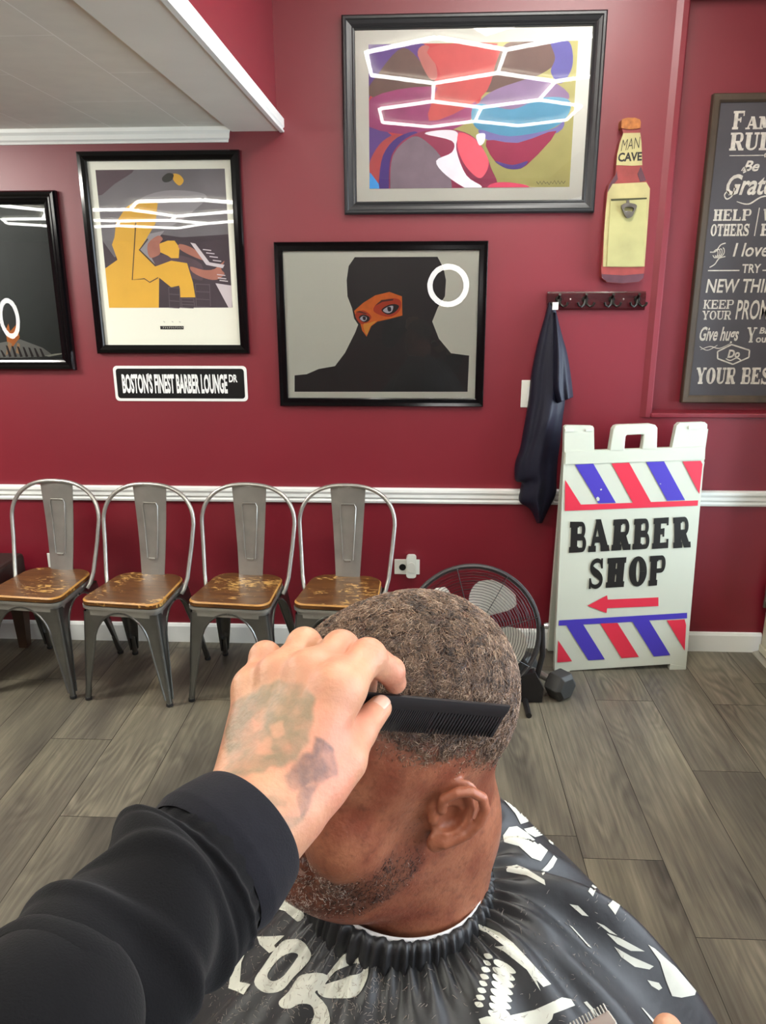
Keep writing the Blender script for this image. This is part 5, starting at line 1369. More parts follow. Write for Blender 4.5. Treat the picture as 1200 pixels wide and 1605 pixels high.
def skin_material(name, base, red, dark, hairs=False, rough=0.42, ink=False, freckle=0.25):
    m = bpy.data.materials.new(name); m.use_nodes = True
    nt = m.node_tree; N = nt.nodes; L = nt.links; b = N['Principled BSDF']
    tc = N.new('ShaderNodeTexCoord')
    def noise(s, det=4):
        n = N.new('ShaderNodeTexNoise'); n.inputs['Scale'].default_value = s; n.inputs['Detail'].default_value = det; L.new(tc.outputs['Object'], n.inputs['Vector']); return n.outputs[0]
    def ramp(src, a, c, lo=0.0, hi=1.0):
        r = N.new('ShaderNodeMapRange'); r.inputs['From Min'].default_value = a; r.inputs['From Max'].default_value = c; r.inputs['To Min'].default_value = lo; r.inputs['To Max'].default_value = hi; L.new(src, r.inputs['Value']); return r.outputs[0]
    def mix(f, a, c):
        x = N.new('ShaderNodeMix'); x.data_type = 'RGBA'
        L.new(f, x.inputs[0])
        for k, v in ((6, a), (7, c)):
            if isinstance(v, tuple): x.inputs[k].default_value = (*v, 1)
            else: L.new(v, x.inputs[k])
        return x.outputs[2]
    c = mix(ramp(noise(26, 3), 0.38, 0.66), base, red)
    c = mix(ramp(noise(160, 4), 0.50, 0.78, 0, freckle), c, dark)
    def attr(n):
        a = N.new('ShaderNodeAttribute'); a.attribute_name = n; return a.outputs['Fac']
    if hairs:
        c = mix(ramp(attr('ear'), 0, 1, 0, 0.55), c, rgb(176, 112, 84))
        c = mix(ramp(attr('beard'), 0, 1, 0, 0.5), c, rgb(56, 36, 30))
        c = mix(ramp(attr('hair'), 0, 0.8, 0, 0.86), c, rgb(50, 38, 32))
    if ink:
        a1 = N.new('ShaderNodeMath'); a1.operation = 'MULTIPLY'; L.new(attr('ink'), a1.inputs[0]); L.new(ramp(noise(75, 3), 0.34, 0.58, 0.45, 1.0), a1.inputs[1])
        c = mix(ramp(a1.outputs[0], 0, 1, 0, 0.85), c, rgb(118, 110, 88))
        a2 = N.new('ShaderNodeMath'); a2.operation = 'MULTIPLY'; L.new(attr('ink_dark'), a2.inputs[0]); L.new(ramp(noise(90, 3), 0.32, 0.6, 0.5, 1.0), a2.inputs[1])
        c = mix(ramp(a2.outputs[0], 0, 1, 0, 0.85), c, rgb(98, 78, 74))
    L.new(c, b.inputs['Base Color'])
    b.inputs['Roughness'].default_value = rough; b.inputs['Specular IOR Level'].default_value = 0.5
    b.inputs['Subsurface Weight'].default_value = 0.12; b.inputs['Subsurface Radius'].default_value = (0.006, 0.0022, 0.0012); b.inputs['Subsurface Scale'].default_value = 0.6
    n = N.new('ShaderNodeTexNoise'); n.inputs['Scale'].default_value = 300; n.inputs['Detail'].default_value = 5; L.new(tc.outputs['Object'], n.inputs['Vector'])
    bp = N.new('ShaderNodeBump'); bp.inputs['Strength'].default_value = 0.55; bp.inputs['Distance'].default_value = 0.0009; L.new(n.outputs[0], bp.inputs['Height']); L.new(bp.outputs[0], b.inputs['Normal'])
    return m
M_SKIN = skin_material('brown_skin', rgb(156, 100, 74), rgb(126, 68, 50), rgb(72, 40, 32), hairs=True, rough=0.38, freckle=0.5)
client = tag(empty('person', (HPOS[0], HPOS[1], 0)), 'seated man in a printed black barber cape having his short hair combed', 'person')
CO = np.array((HPOS[0], HPOS[1], 0.0))
body = mesh_np('body', h2w(V) - CO, F, M_SKIN, client)
set_attr(body, 'hair', hd); set_attr(body, 'beard', bd); set_attr(body, 'ear', ear_m)

# hair: short curly strands as real geometry
def strands(name, mat_, Vw, F4, N_, dens, count, lenf, rad, parent, wave, lift, seed, tint, flow):
    r = np.random.default_rng(seed)
    T = np.concatenate([F4[:, [0, 1, 2]], F4[:, [0, 2, 3]]])
    a, b, c = Vw[T[:, 0]], Vw[T[:, 1]], Vw[T[:, 2]]
    ar = np.linalg.norm(np.cross(b - a, c - a), axis=1) * dens[T].mean(1)
    k = r.choice(len(T), count, p=ar / ar.sum())
    w = r.random((count, 2)); fl = w.sum(1) > 1; w[fl] = 1 - w[fl]; w0 = 1 - w.sum(1)
    P = a[k] * w0[:, None] + b[k] * w[:, :1] + c[k] * w[:, 1:]
    D_ = (dens[T[k]] * np.stack([w0, w[:, 0], w[:, 1]], 1)).sum(1)
    nn = N_[T[k]].mean(1); nn /= np.linalg.norm(nn, axis=1)[:, None]
    t = flow(P, nn); t -= nn * (t * nn).sum(1)[:, None]; t /= np.linalg.norm(t, axis=1)[:, None] + 1e-9
    s = np.cross(nn, t)
    ang = wave[0] * vnoise(P, wave[1], seed + 5) + r.normal(0, wave[2], count)
    t, s = t * np.cos(ang)[:, None] + s * np.sin(ang)[:, None], s * np.cos(ang)[:, None] - t * np.sin(ang)[:, None]
    Ln = lenf(D_) * r.uniform(0.65, 1.25, count)
    ns = 5; ph = r.uniform(0, 6.28, count); cur = r.uniform(0.12, 0.3, count)
    C_ = []
    for i in range(ns):
        u = i / (ns - 1)
        C_.append(P - nn * 0.0006 + t * (Ln * u * (1 - 0.12 * u))[:, None] + nn * (Ln * lift * np.sin(u * 2.4))[:, None] + s * (Ln * cur * (np.sin(u * 4.6 + ph) - np.sin(ph)))[:, None])
    C_ = np.stack(C_, 1)
    VV = []
    for i in range(ns):
        rr = rad * (1 - 0.65 * (i / (ns - 1)) ** 2)
        for j in range(3):
            an = 2 * pi * j / 3; VV.append(C_[:, i] + nn * (rr * cos(an)) + s * (rr * sin(an)))
    VV = np.stack(VV, 1)
    fq = []
    for i in range(ns - 1):
        for j in range(3): fq.append((i * 3 + j, i * 3 + (j + 1) % 3, (i + 1) * 3 + (j + 1) % 3, (i + 1) * 3 + j))
    fq = np.array(fq); FF = (fq[None] + (np.arange(count) * ns * 3)[:, None, None]).reshape(-1, 4)
    o = mesh_np(name, VV.reshape(-1, 3), FF, mat_, parent)
    set_attr(o, 'tint', np.repeat(tint(r, P, D_), ns * 3))
    return o
def hair_material(name, c0, c1, c2, rough=0.38):
    m = bpy.data.materials.new(name); m.use_nodes = True; N = m.node_tree.nodes; L = m.node_tree.links; b = N['Principled BSDF']
    a = N.new('ShaderNodeAttribute'); a.attribute_name = 'tint'; cr = N.new('ShaderNodeValToRGB')
    cr.color_ramp.elements[0].color = (*c0, 1); cr.color_ramp.elements[1].color = (*c2, 1); e = cr.color_ramp.elements.new(0.55); e.color = (*c1, 1)
    L.new(a.outputs['Fac'], cr.inputs[0]); L.new(cr.outputs[0], b.inputs['Base Color']); b.inputs['Roughness'].default_value = rough; b.inputs['Specular IOR Level'].default_value = 0.6
    return m
M_HAIR = hair_material('dark_curly_hair', rgb(42, 33, 28), rgb(140, 112, 90), rgb(216, 196, 170))
M_BEARD = hair_material('salt_pepper_stubble', rgb(24, 18, 16), rgb(52, 38, 32), rgb(206, 194, 182))
Vb = h2w(V) - CO; Nb = NRM @ HR.T
def flow_hair(P, nn):
    L_ = w2h(P + CO); d = np.stack([0.35 + 0 * L_[:, 0], 0.6 * np.sign(L_[:, 1]) * sstep(0, 0.05, np.abs(L_[:, 1])), -0.5 - 2.0 * sstep(0.05, 0.08, np.hypot(L_[:, 1], 0.6 * L_[:, 0]))], 1)
    return d @ HR.T
ho = strands('hair', M_HAIR, Vb, F, Nb, hd, 42000, lambda d: 0.0022 + 0.0062 * d ** 1.5, 0.00034, client, (1.7, 230, 0.35), 0.30, 11,
             lambda r, P, D_: np.clip(r.beta(1.6, 2.2, len(P)) * 0.8 + 0.13 * vnoise(P, 330, 4) + 0.06 * vnoise(P, 90, 6), 0, 1), flow_hair)
def flow_beard(P, nn):
    return np.tile((np.array((0.3, 0, -1.0)) @ HR.T), (len(P), 1))
chin = lambda P: sstep(0.05, 0.09, w2h(P + CO)[:, 0])
bo = strands('beard', M_BEARD, Vb, F, Nb, bd, 3600, lambda d: 0.0012 + 0.0020 * d, 0.00020, client, (0.6, 100, 0.5), 0.40, 21,
             lambda r, P, D_: np.where(r.random(len(P)) < 0.06 + 0.6 * chin(P), r.uniform(0.75, 1, len(P)), r.uniform(0, 0.5, len(P))), flow_beard)

# ---- cape: gathered collar, drape, printed motifs
TA_ = 0.50                                           # heading of the trunk
tf = np.array((-cos(TA_), -sin(TA_), 0)); tl = np.array((sin(TA_), -cos(TA_), 0)); tz = np.array((0, 0, 1.0))
NB = h2w([(-0.030, 0.0, -0.158)])[0]
cu_ = h2w([(0, 0, 0), (0, 0, 1)]); ctilt = (cu_[1] - cu_[0]) / np.linalg.norm(cu_[1] - cu_[0])
def neck_r(phi): return 0.080 + 0.004 * np.cos(phi)
PROF = {0.0: [(0.082, -0.018), (0.105, -0.040), (0.14, -0.085), (0.185, -0.15), (0.25, -0.24), (0.36, -0.33), (0.48, -0.38), (0.56, -0.50), (0.58, -0.75)],
        0.5: [(0.082, -0.006), (0.110, -0.026), (0.155, -0.060), (0.215, -0.105), (0.265, -0.19), (0.32, -0.32), (0.37, -0.42), (0.40, -0.55), (0.42, -0.75)],
        1.0: [(0.084, 0.012), (0.115, 0.016), (0.160, -0.022), (0.215, -0.082), (0.275, -0.158), (0.34, -0.245), (0.40, -0.33), (0.45, -0.50), (0.47, -0.75)],
        1.5: [(0.082, -0.006), (0.110, -0.030), (0.155, -0.065), (0.215, -0.110), (0.265, -0.19), (0.30, -0.32), (0.33, -0.42), (0.35, -0.55), (0.36, -0.75)]}
NPH, NS = 420, 190
phi = np.linspace(0, 2 * pi, NPH, endpoint=False)
K = np.array([PROF[k] for k in (0.0, 0.5, 1.0, 1.5)])
W = np.stack([0.5 * (1 + np.cos(phi - c)) for c in (0, pi / 2, pi, 3 * pi / 2)], 1) ** 1.6; W /= W.sum(1, keepdims=True)
ctrl = np.einsum('pk,kij->pij', W, K)
ss = np.linspace(0, 1, NS) ** 1.15 * (K.shape[1] - 1)
def cr_eval(c, s):
    n = c.shape[1]; i = np.minimum(s.astype(int), n - 2); t = (s - i)[None, :, None]
    g = lambda k: c[:, np.clip(k, 0, n - 1)]
    p0, p1, p2, p3 = g(i - 1), g(i), g(i + 1), g(i + 2)
    return 0.5 * (2 * p1 + (-p0 + p2) * t + (2 * p0 - 5 * p1 + 4 * p2 - p3) * t ** 2 + (-p0 + 3 * p1 - 3 * p2 + p3) * t ** 3)
RZ = cr_eval(ctrl, ss); rho, zz = RZ[..., 0], RZ[..., 1]
S_ = np.linspace(0, 1, NS)[None, :]; PH = phi[:, None]
pleat = np.exp(-((S_ - 0.09) / 0.10) ** 2) * 0.0035 * np.sin(46 * PH + 3 * np.sin(3 * PH)) + sstep(0.03, 0.3, S_) * (0.006 * np.sin(17 * PH + 2.0 * np.sin(2 * PH + 1) + 2 * S_) + 0.011 * np.sin(9 * PH + 1.3 + 3 * S_) * sstep(0.15, 0.7, S_))
drape = sstep(0.12, 0.45, S_) * 0.016 * np.maximum(0, np.sin(5 * PH + 0.6 + 1.5 * S_)) ** 2
zz = zz + (pleat + drape) * (1 - 0.5 * sstep(0.6, 1, S_)); rho = rho + 0.9 * (pleat + drape) * sstep(0.35, 0.8, S_)
# a long deep fold down the back towards the right
for c0, amp, wd in ((pi * 0.83, 0.022, 0.10), (pi * 0.70, 0.016, 0.07), (pi * 0.95, 0.018, 0.07)):
    zz = zz + amp * sstep(0.1, 0.4, S_) * np.exp(-((PH - c0 - 0.12 * S_) / wd) ** 2)
zz = zz + 0.045 * np.exp(-((PH - 3.62) / 0.42) ** 2) * np.exp(-((S_ - 0.24) / 0.13) ** 2)
tilt0 = (1 - sstep(0.0, 0.25, S_))[..., None]
dirs = np.cos(phi)[:, None] * tf + np.sin(phi)[:, None] * tl
flat_ = dirs[:, None, :] * rho[..., None] + tz * zz[..., None]
tiltd = flat_ + ctilt * 0 + (dirs[:, None, :] - ctilt * (dirs @ ctilt)[:, None, None] - dirs[:, None, :]) * rho[..., None] * tilt0
CV = NB + tiltd - CO
idx = np.arange(NPH * NS).reshape(NPH, NS); nx = np.roll(idx, -1, 0)
CF = np.stack([idx[:, :-1], nx[:, :-1], nx[:, 1:], idx[:, 1:]], -1).reshape(-1, 4)
M_CAPE = mat('black_nylon_cape', rgb(38, 39, 41), 0.42, spec=0.45, noise=0.25, scale=18, bump=0.25, bscale=70)
cape = mesh_np('cape', CV.reshape(-1, 3), CF, M_CAPE, client)
# gathered collar band
bp_, NB2 = [], 360
ph2 = np.linspace(0, 2 * pi, NB2, endpoint=False); d2 = np.cos(ph2)[:, None] * tf + np.sin(ph2)[:, None] * tl; d2 = d2 - (d2 @ ctilt)[:, None] * ctilt
ruff = 0.0016 * np.sin(66 * ph2 + 3.5 * np.sin(5 * ph2)) + 0.0010 * np.sin(41 * ph2 + 2 * np.sin(3 * ph2)) + 0.0006 * np.sin(103 * ph2)
rings = []
for (dr, dz, k) in ((-0.003, 0.006, 0.2), (0.0, 0.010, 0.7), (0.004, 0.008, 1.1), (0.0065, 0.002, 1.3), (0.0085, -0.006, 1.3), (0.010, -0.013, 1.2), (0.010, -0.022, 0.8)):
    rings.append(NB + d2 * (neck_r(ph2) + dr + ruff * k)[:, None] + ctilt * (dz + 0.0012 * np.sin(31 * ph2))[:, None] - CO)
RV = np.stack(rings, 1); i2 = np.arange(NB2 * len(rings)).reshape(NB2, -1); n2 = np.roll(i2, -1, 0)
RF = np.stack([i2[:, :-1], n2[:, :-1], n2[:, 1:], i2[:, 1:]], -1).reshape(-1, 4)
mesh_np('cape_collar', RV.reshape(-1, 3), RF, M_CAPE, client)
rings = [NB + d2 * (neck_r(ph2) + dr)[:, None] + ctilt * dz - CO for dr, dz in ((-0.002, -0.004), (-0.001, 0.0112), (-0.0022, 0.0116), (-0.0035, -0.004))]
RV = np.stack(rings, 1); i2 = np.arange(NB2 * len(rings)).reshape(NB2, -1); n2 = np.roll(i2, -1, 0)
RF = np.stack([i2[:, :-1], n2[:, :-1], n2[:, 1:], i2[:, 1:]], -1).reshape(-1, 4)
mesh_np('neck_strip', RV.reshape(-1, 3), RF, mat('white_neck_paper', rgb(214, 212, 210), 0.7), client)

# printed motifs lie on the cloth
bvh = BVHTree.FromPolygons([Vector(p) for p in CV.reshape(-1, 3)], [tuple(f) for f in CF])
COv = Vector(CO)
def dense(poly, step=5.0, hole=None):
    bm = bmesh.new()
    if hole is None:
        tri = tessellate_polygon([[Vector((*p, 0)) for p in poly]]); vs = [bm.verts.new((*p, 0)) for p in poly]
        for t in tri:
            try: bm.faces.new([vs[i] for i in t])
            except ValueError: pass
    else:
        n = len(poly); a = [bm.verts.new((*p, 0)) for p in poly]; b = [bm.verts.new((*p, 0)) for p in hole]
        for i in range(n): bm.faces.new((a[i], a[(i + 1) % n], b[(i + 1) % n], b[i]))
    for _ in range(7):
        es = [e for e in bm.edges if e.calc_length() > step]
        if not es: break
        bmesh.ops.subdivide_edges(bm, edges=es, cuts=1); bmesh.ops.triangulate(bm, faces=bm.faces)
    bm.verts.index_update()
    V_ = [(v.co.x, v.co.y) for v in bm.verts]; F_ = [tuple(v.index for v in f.verts) for f in bm.faces]; bm.free()
    return V_, F_
MOTIFS = []
def motif(pts, s, ox, oy, smooth=4, hole=None):
    f_ = lambda q: [(ox + a / s, oy + b / s) for a, b in (spline(q, smooth, True) if smooth else q)]
    P_ = f_(pts); H_ = None
    if hole is not None:
        H_ = f_(hole); n = len(P_); H_ = [H_[int(i * len(H_) / n)] for i in range(n)]
    V_, F_ = dense(P_, 5.0, H_)
    out, ok = [], []
    for (x, y) in V_:
        d = pray(x, y).normalized(); hit = bvh.ray_cast(CAM - COv, d)
        if hit[0] is None: out.append(None)
        else:
            n = hit[1] if hit[1].dot(d) < 0 else -hit[1]
            out.append(hit[0] + n * 0.0007)
    F_ = [f for f in F_ if all(out[i] is not None for i in f) and max((out[f[0]] - out[f[1]]).length, (out[f[1]] - out[f[2]]).length, (out[f[2]] - out[f[0]]).length) < 0.03]
    mp_ = {}; MBm = MB(); vv = []; ff = []
    for f in F_:
        g = []
        for i in f:
            if i not in mp_: mp_[i] = len(vv); vv.append(out[i])
            g.append(mp_[i])
        ff.append(tuple(g))
    par = list(range(len(vv)))                       # one part per connected patch
    def root_(i):
        while par[i] != i: par[i] = par[par[i]]; i = par[i]
        return i
    for f in ff:
        for i in f[1:]: par[root_(i)] = root_(f[0])
    groups = {}
    for f in ff: groups.setdefault(root_(f[0]), []).append(f)
    for g in groups.values():
        if len(g) < 4: continue
        ids_ = sorted({i for f in g for i in f}); m_ = {i: k for k, i in enumerate(ids_)}
        MOTIFS.append(([vv[i] for i in ids_], [tuple(m_[i] for i in f) for f in g]))
A6, A7 = (2.609, 300, 1340), (2.4, 700, 1220)
motif([(310, 205), (380, 180), (430, 205), (462, 245), (435, 272), (385, 232), (320, 216)], *A6, 3)
motif([(525, 142), (545, 165), (580, 185), (570, 240), (545, 290), (520, 310), (508, 295), (535, 262), (552, 215), (540, 180), (522, 160)], *A6, 3)
motif([(228, 388), (206, 440), (200, 520), (243, 530), (215, 572), (152, 545), (160, 500), (185, 430)], *A6, 0)
motif([(270, 335), (382, 330), (340, 370), (352, 387), (320, 402), (280, 365)], *A6, 0)
motif([(385, 350), (450, 350), (488, 400), (478, 440), (420, 500), (370, 555), (300, 562), (258, 520), (300, 450), (345, 385)], *A6, 4,
      [(400, 402), (425, 400), (437, 410), (428, 430), (400, 468), (372, 500), (335, 516), (312, 500), (322, 470), (360, 425)])
motif([(520, 540), (600, 432), (660, 390), (720, 395), (728, 450), (715, 520), (670, 580), (575, 586), (530, 575)], *A6, 4,
      [(548, 524), (590, 478), (640, 452), (690, 445), (702, 462), (690, 482), (650, 496), (600, 512), (560, 526)])
motif([(360, 600), (400, 560), (440, 500), (490, 484), (552, 490), (530, 545), (505, 562), (555, 620), (565, 700), (490, 700), (504, 650), (486, 612), (440, 610), (405, 628), (370, 625)], *A6, 3)
motif([(35, 530), (60, 522), (200, 580), (250, 620), (390, 775), (362, 785), (335, 757), (352, 800), (300, 720), (215, 650), (180, 632), (215, 630), (150, 580)], *A7, 0)
for k in range(8):
    y = 668 + 26 * k; motif([(160 - 5 * k * .9, y - 8), (172 - 5 * k, y + 8), (150 - 5 * k, y + 10), (140 - 5 * k, y - 8)], *A7, 3)
    y = 692 + 27 * k; motif([(180 - 3 * k, y - 10), (225 - 3.5 * k, y + 4), (260 - 4.0 * k, y + 36), (240 - 4 * k, y + 42), (200 - 3.5 * k, y + 22), (178 - 3 * k, y + 4)], *A7, 3)
motif([(120, 905), (150, 895), (220, 896), (330, 870), (430, 825), (465, 832), (480, 856), (400, 885), (395, 905), (370, 930), (130, 930)], *A7, 0)
for p in ([(513, 842), (525, 838), (604, 926), (592, 930)], [(458, 550), (470, 558), (545, 640), (530, 632)], [(460, 472), (492, 478), (532, 518), (508, 514)],
          [(600, 582), (650, 600), (742, 650), (690, 648), (640, 622)], [(628, 632), (690, 668), (776, 706), (760, 718), (705, 708), (655, 672)],
          [(752, 758), (795, 768), (808, 788), (795, 796), (768, 780)], [(755, 625), (780, 640), (860, 712), (935, 800), (930, 815), (880, 824), (845, 818), (822, 760), (800, 690)],
          [(728, 862), (736, 866), (792, 926), (782, 930)], [(210, 215), (232, 184), (262, 180), (300, 205), (330, 232), (378, 272), (352, 312), (318, 300), (270, 255), (215, 240)],
          [(375, 325), (400, 290), (413, 303), (396, 335), (360, 366), (352, 350)], [(222, 332), (262, 325), (305, 345), (366, 382), (370, 402), (300, 366), (225, 350)],
          [(288, 190), (335, 180), (366, 212), (330, 222), (300, 205)], [(374, 226), (402, 220), (404, 256), (384, 242)], [(530, 425), (546, 400), (563, 412), (548, 444)],
          [(604, 476), (622, 460), (650, 478), (632, 512)], [(560, 540), (590, 552), (640, 590), (610, 580)]):
    motif(p, *A7, 0)
for k in range(7):
    motif([(214 + 9 * k, 84 + 1 * k), (219 + 9 * k, 78 + 1.5 * k), (262 + 9.2 * k, 128 + 2 * k), (285 + 5 * k, 170 - 1.5 * k), (276 + 5 * k, 172 - 1.5 * k), (255 + 9 * k, 132 + 2 * k)], *A7, 0)
M_PRINT = mat('cape_print_white', rgb(196, 198, 186), 0.5, noise=0.08, scale=60)
for vv, ff in MOTIFS:
    mb = MB(); mb.add(vv, ff); mb.build('cape_print', M_PRINT, client)

# trousers and shoes under the cape
def b2w(u, v, z): return NB * np.array((1, 1, 0)) + tf * u + tl * v + np.array((0, 0, z))
def f_trousers(P):
    d = None
    for s in (1, -1):
        hip, knee, ank = b2w(-0.04, s * 0.09, 0.62), b2w(0.36, s * 0.12, 0.60), b2w(0.43, s * 0.11, 0.30)
        c = smin(s_capsule(P, hip, knee, 0.085, 0.065), s_capsule(P, knee, ank, 0.062, 0.050), 0.02)
        d = c if d is None else smin(d, c, 0.03)
    return smin(d, s_capsule(P, b2w(-0.06, -0.07, 0.62), b2w(-0.06, 0.07, 0.62), 0.11, 0.11), 0.03)
q_ = np.array([b2w(u, v, z) for u in (-0.2, 0.52) for v in (-0.25, 0.25) for z in (0.22, 0.76)])
V3, F3, N3 = fine_net(f_trousers, q_.min(0), q_.max(0), 0.007)
mesh_np('trousers', V3 - CO, F3, mat('dark_denim', rgb(34, 38, 50), 0.8, noise=0.2, scale=30), client)
M_SHOE = mat('black_shoe_leather', rgb(24, 23, 22), 0.45)
for s in (1, -1):
    def f_shoe(P):
        d = s_capsule(P, b2w(0.41, s * 0.11, 0.265), b2w(0.55, s * 0.125, 0.245), 0.045, 0.036)
        d = smin(d, s_capsule(P, b2w(0.42, s * 0.11, 0.27), b2w(0.43, s * 0.11, 0.33), 0.044, 0.046), 0.02)
        return smax(d, 0.223 - P[:, 2], 0.006)
    q_ = np.array([b2w(u, v, z) for u in (0.32, 0.64) for v in (s * 0.11 - 0.1, s * 0.11 + 0.1) for z in (0.2, 0.4)])
    V4, F4, N4 = fine_net(f_shoe, q_.min(0), q_.max(0), 0.006)
    mesh_np('shoe', V4 - CO, F4, M_SHOE, client)
# the barber chair that carries him
BCO = NB * np.array((1, 1, 0))
bch = tag(empty('barber_chair', tuple(BCO), (0, 0, atan2(tf[1], tf[0]))), 'black barber chair under the cape of the seated man', 'barber chair')
M_VINYL, M_CHR = mat('black_vinyl', rgb(26, 26, 27), 0.4), mat('chrome_base', rgb(190, 190, 188), 0.2, 0.95)
mb = MB(); mb.box(-0.24, 0.24, -0.24, 0.24, 0.42, 0.51); mb.build('seat', M_VINYL, bch, bevel=0.03, segs=3)
mb = MB(); mb.box(-0.29, -0.20, -0.19, 0.19, 0.50, 0.88); mb.build('backrest', M_VINYL, bch, bevel=0.03, segs=3)
for s in (1, -1):
    mb = MB(); mb.box(-0.20, 0.16, s * 0.265 - 0.025, s * 0.265 + 0.025, 0.62, 0.66); mb.box(0.08, 0.13, s * 0.265 - 0.015, s * 0.265 + 0.015, 0.44, 0.625); mb.build('armrest', M_VINYL, bch, bevel=0.012)
mb = MB(); mb.lathe([(0.30, 0.0), (0.30, 0.015), (0.27, 0.03), (0.09, 0.05), (0.06, 0.08), (0.055, 0.40), (0.12, 0.415), (0.12, 0.42)], n=40); mb.build('pedestal', M_CHR, bch, smooth=True, angle=40)
mb = MB()
for s in (1, -1): mb.tube([(0.20, s * 0.14, 0.44), (0.34, s * 0.14, 0.40), (0.42, s * 0.14, 0.215)], 0.014, 8)
mb.box(0.38, 0.60, -0.19, 0.19, 0.195, 0.216); mb.build('footrest', M_CHR, bch, bevel=0.004)

# clippings fallen on the cape
def clippings():
    r = np.random.default_rng(31); P_, N_ = [], []
    while len(P_) < 900:
        x, y = (r.uniform(330, 620), r.uniform(1430, 1605)) if r.random() < 0.7 else (r.uniform(560, 980), r.uniform(1400, 1605))
        d = pray(x, y).normalized(); hit = bvh.ray_cast(CAM - COv, d)
        if hit[0] is None: continue
        P_.append(hit[0] + COv); N_.append(hit[1] if hit[1].dot(d) < 0 else -hit[1])
    mb = MB()
    for p, n in zip(P_, N_):
        t = n.cross(Vector(r.normal(size=3))).normalized(); b = n.cross(t); L_ = r.uniform(0.0015, 0.005); c = r.uniform(-.5, .5)
        mb.tube([p + n * 0.0010, p + n * 0.0012 + t * L_ * .5 + b * L_ * c * .3, p + n * 0.0010 + t * L_], [0.0002, 0.00018, 0.0001], 3)
    return mb
cl = clippings().build('hair_clippings', mat('grey_clippings', rgb(150, 140, 130), 0.5), smooth=True)
tag(cl, 'short grey hair clippings scattered over the black cape', 'hair clippings', kind='stuff')
# ------------------------------------------------------------------ the barber: two sleeved arms reach in from beside the camera
def W3(x, y, d): return np.array(atD(x, y, d))
barber = tag(empty('person', (-0.22, -3.40, 0.0)), 'barber in a black sweatshirt, tattooed left hand reaching in with a comb', 'person')
BO = np.array((-0.22, -3.40, 0.0))
WR = W3(388, 1300, 0.430)
MCP = {'i': W3(520, 1072, 0.455), 'm': W3(478, 1050, 0.470), 'r': W3(430, 1052, 0.482), 'p': W3(388, 1074, 0.490)}
PIP = {'i': W3(576, 1030, 0.488), 'm': W3(534, 1017, 0.502), 'r': W3(477, 1011, 0.510), 'p': W3(416, 1030, 0.512)}
DIP = {'i': W3(612, 1052, 0.508), 'm': W3(572, 1040, 0.524), 'r': W3(512, 1036, 0.536), 'p': W3(446, 1050, 0.534)}
TIP = {'i': W3(619, 1070, 0.516), 'm': W3(572, 1078, 0.526), 'r': W3(508, 1076, 0.532), 'p': W3(444, 1084, 0.528)}
CMC, TM, TI, TT = W3(470, 1262, 0.434), W3(538, 1192, 0.452), W3(562, 1146, 0.476), W3(594, 1110, 0.498)
PALM_BACK = (WR - (MCP['i'] + MCP['p']) / 2); PALM_BACK /= np.linalg.norm(PALM_BACK)
across = MCP['p'] - MCP['i']; across /= np.linalg.norm(across)
nback = np.cross(PALM_BACK, across); nback /= np.linalg.norm(nback)
if nback @ (np.array(CAM) - WR) < 0: nback = -nback          # out of the back of the hand
ARM_END = WR * 0.2 + W3(318, 1366, 0.402) * 0.8
def f_hand(P):
    arm = s_capsule(P, WR, ARM_END, 0.028, 0.030)
    d = arm
    # metacarpals make the palm
    m = None
    rm = {'i': 0.0150, 'm': 0.0150, 'r': 0.0140, 'p': 0.0130}
    spread = {'i': -0.45, 'm': -0.15, 'r': 0.15, 'p': 0.45}
    for k in 'imrp':
        base = WR + across * 0.034 * spread[k] - PALM_BACK * 0.008
        c = s_capsule(P, base - nback * 0.004, MCP[k] - nback * 0.009, 0.0185, rm[k])
        m = c if m is None else smin(m, c, 0.016)
    mid = (MCP['m'] + MCP['r']) / 2 * 0.55 + WR * 0.45
    m = smin(m, s_capsule(P, mid - nback * 0.016 + across * -0.01, WR - nback * 0.008 - PALM_BACK * 0.012, 0.018, 0.018), 0.02)
    d = smin(d, m, 0.018)
    rp = {'i': (0.0130, 0.0112, 0.0092, 0.0076), 'm': (0.0128, 0.0114, 0.0096, 0.0082), 'r': (0.0122, 0.0108, 0.0092, 0.0078), 'p': (0.0112, 0.0098, 0.0082, 0.0070)}
    fing = None
    for k in 'imrp':
        r = rp[k]
        c = s_capsule(P, MCP[k] - nback * 0.008, PIP[k], r[0], r[1])
        c = smin(c, s_capsule(P, PIP[k], DIP[k], r[1], r[2]), 0.003)
        c = smin(c, s_capsule(P, DIP[k], TIP[k], r[2], r[3]), 0.003)
        c = smin(c, np.linalg.norm(P - PIP[k] - nback * 0.0005, axis=1) - r[1] * 1.0, 0.004)
        fing = c if fing is None else smin(fing, c, 0.0045)
    d = smin(d, fing, 0.009)
    for k in 'imrp':                                     # knuckles and tendons on the back
        d = smin(d, np.linalg.norm(P - MCP[k] + nback * 0.0015, axis=1) - rm[k] * 0.54, 0.012)
        d = smin(d, s_capsule(P, MCP[k] - nback * 0.003, WR + across * 0.02 * spread[k] - nback * 0.004 + nback * 0.012, 0.0040, 0.0035), 0.012)
    th = s_capsule(P, CMC, TM, 0.0175, 0.0128)
    th = smin(th, s_capsule(P, TM, TI, 0.0128, 0.0108), 0.006)
    th = smin(th, s_capsule(P, TI, TT, 0.0108, 0.0082), 0.004)
    d = smin(d, th, 0.010)
    web = s_capsule(P, (CMC + TM) / 2, (MCP['i'] * 0.6 + WR * 0.4) - nback * 0.014, 0.011, 0.013)
    return smin(d, web, 0.014)
allp = np.array([WR, *MCP.values(), *PIP.values(), *DIP.values(), *TIP.values(), CMC, TM, TI, TT, ARM_END])
HVt, HF, HN = fine_net(f_hand, allp.min(0) - 0.045, allp.max(0) + 0.045, 0.0014)
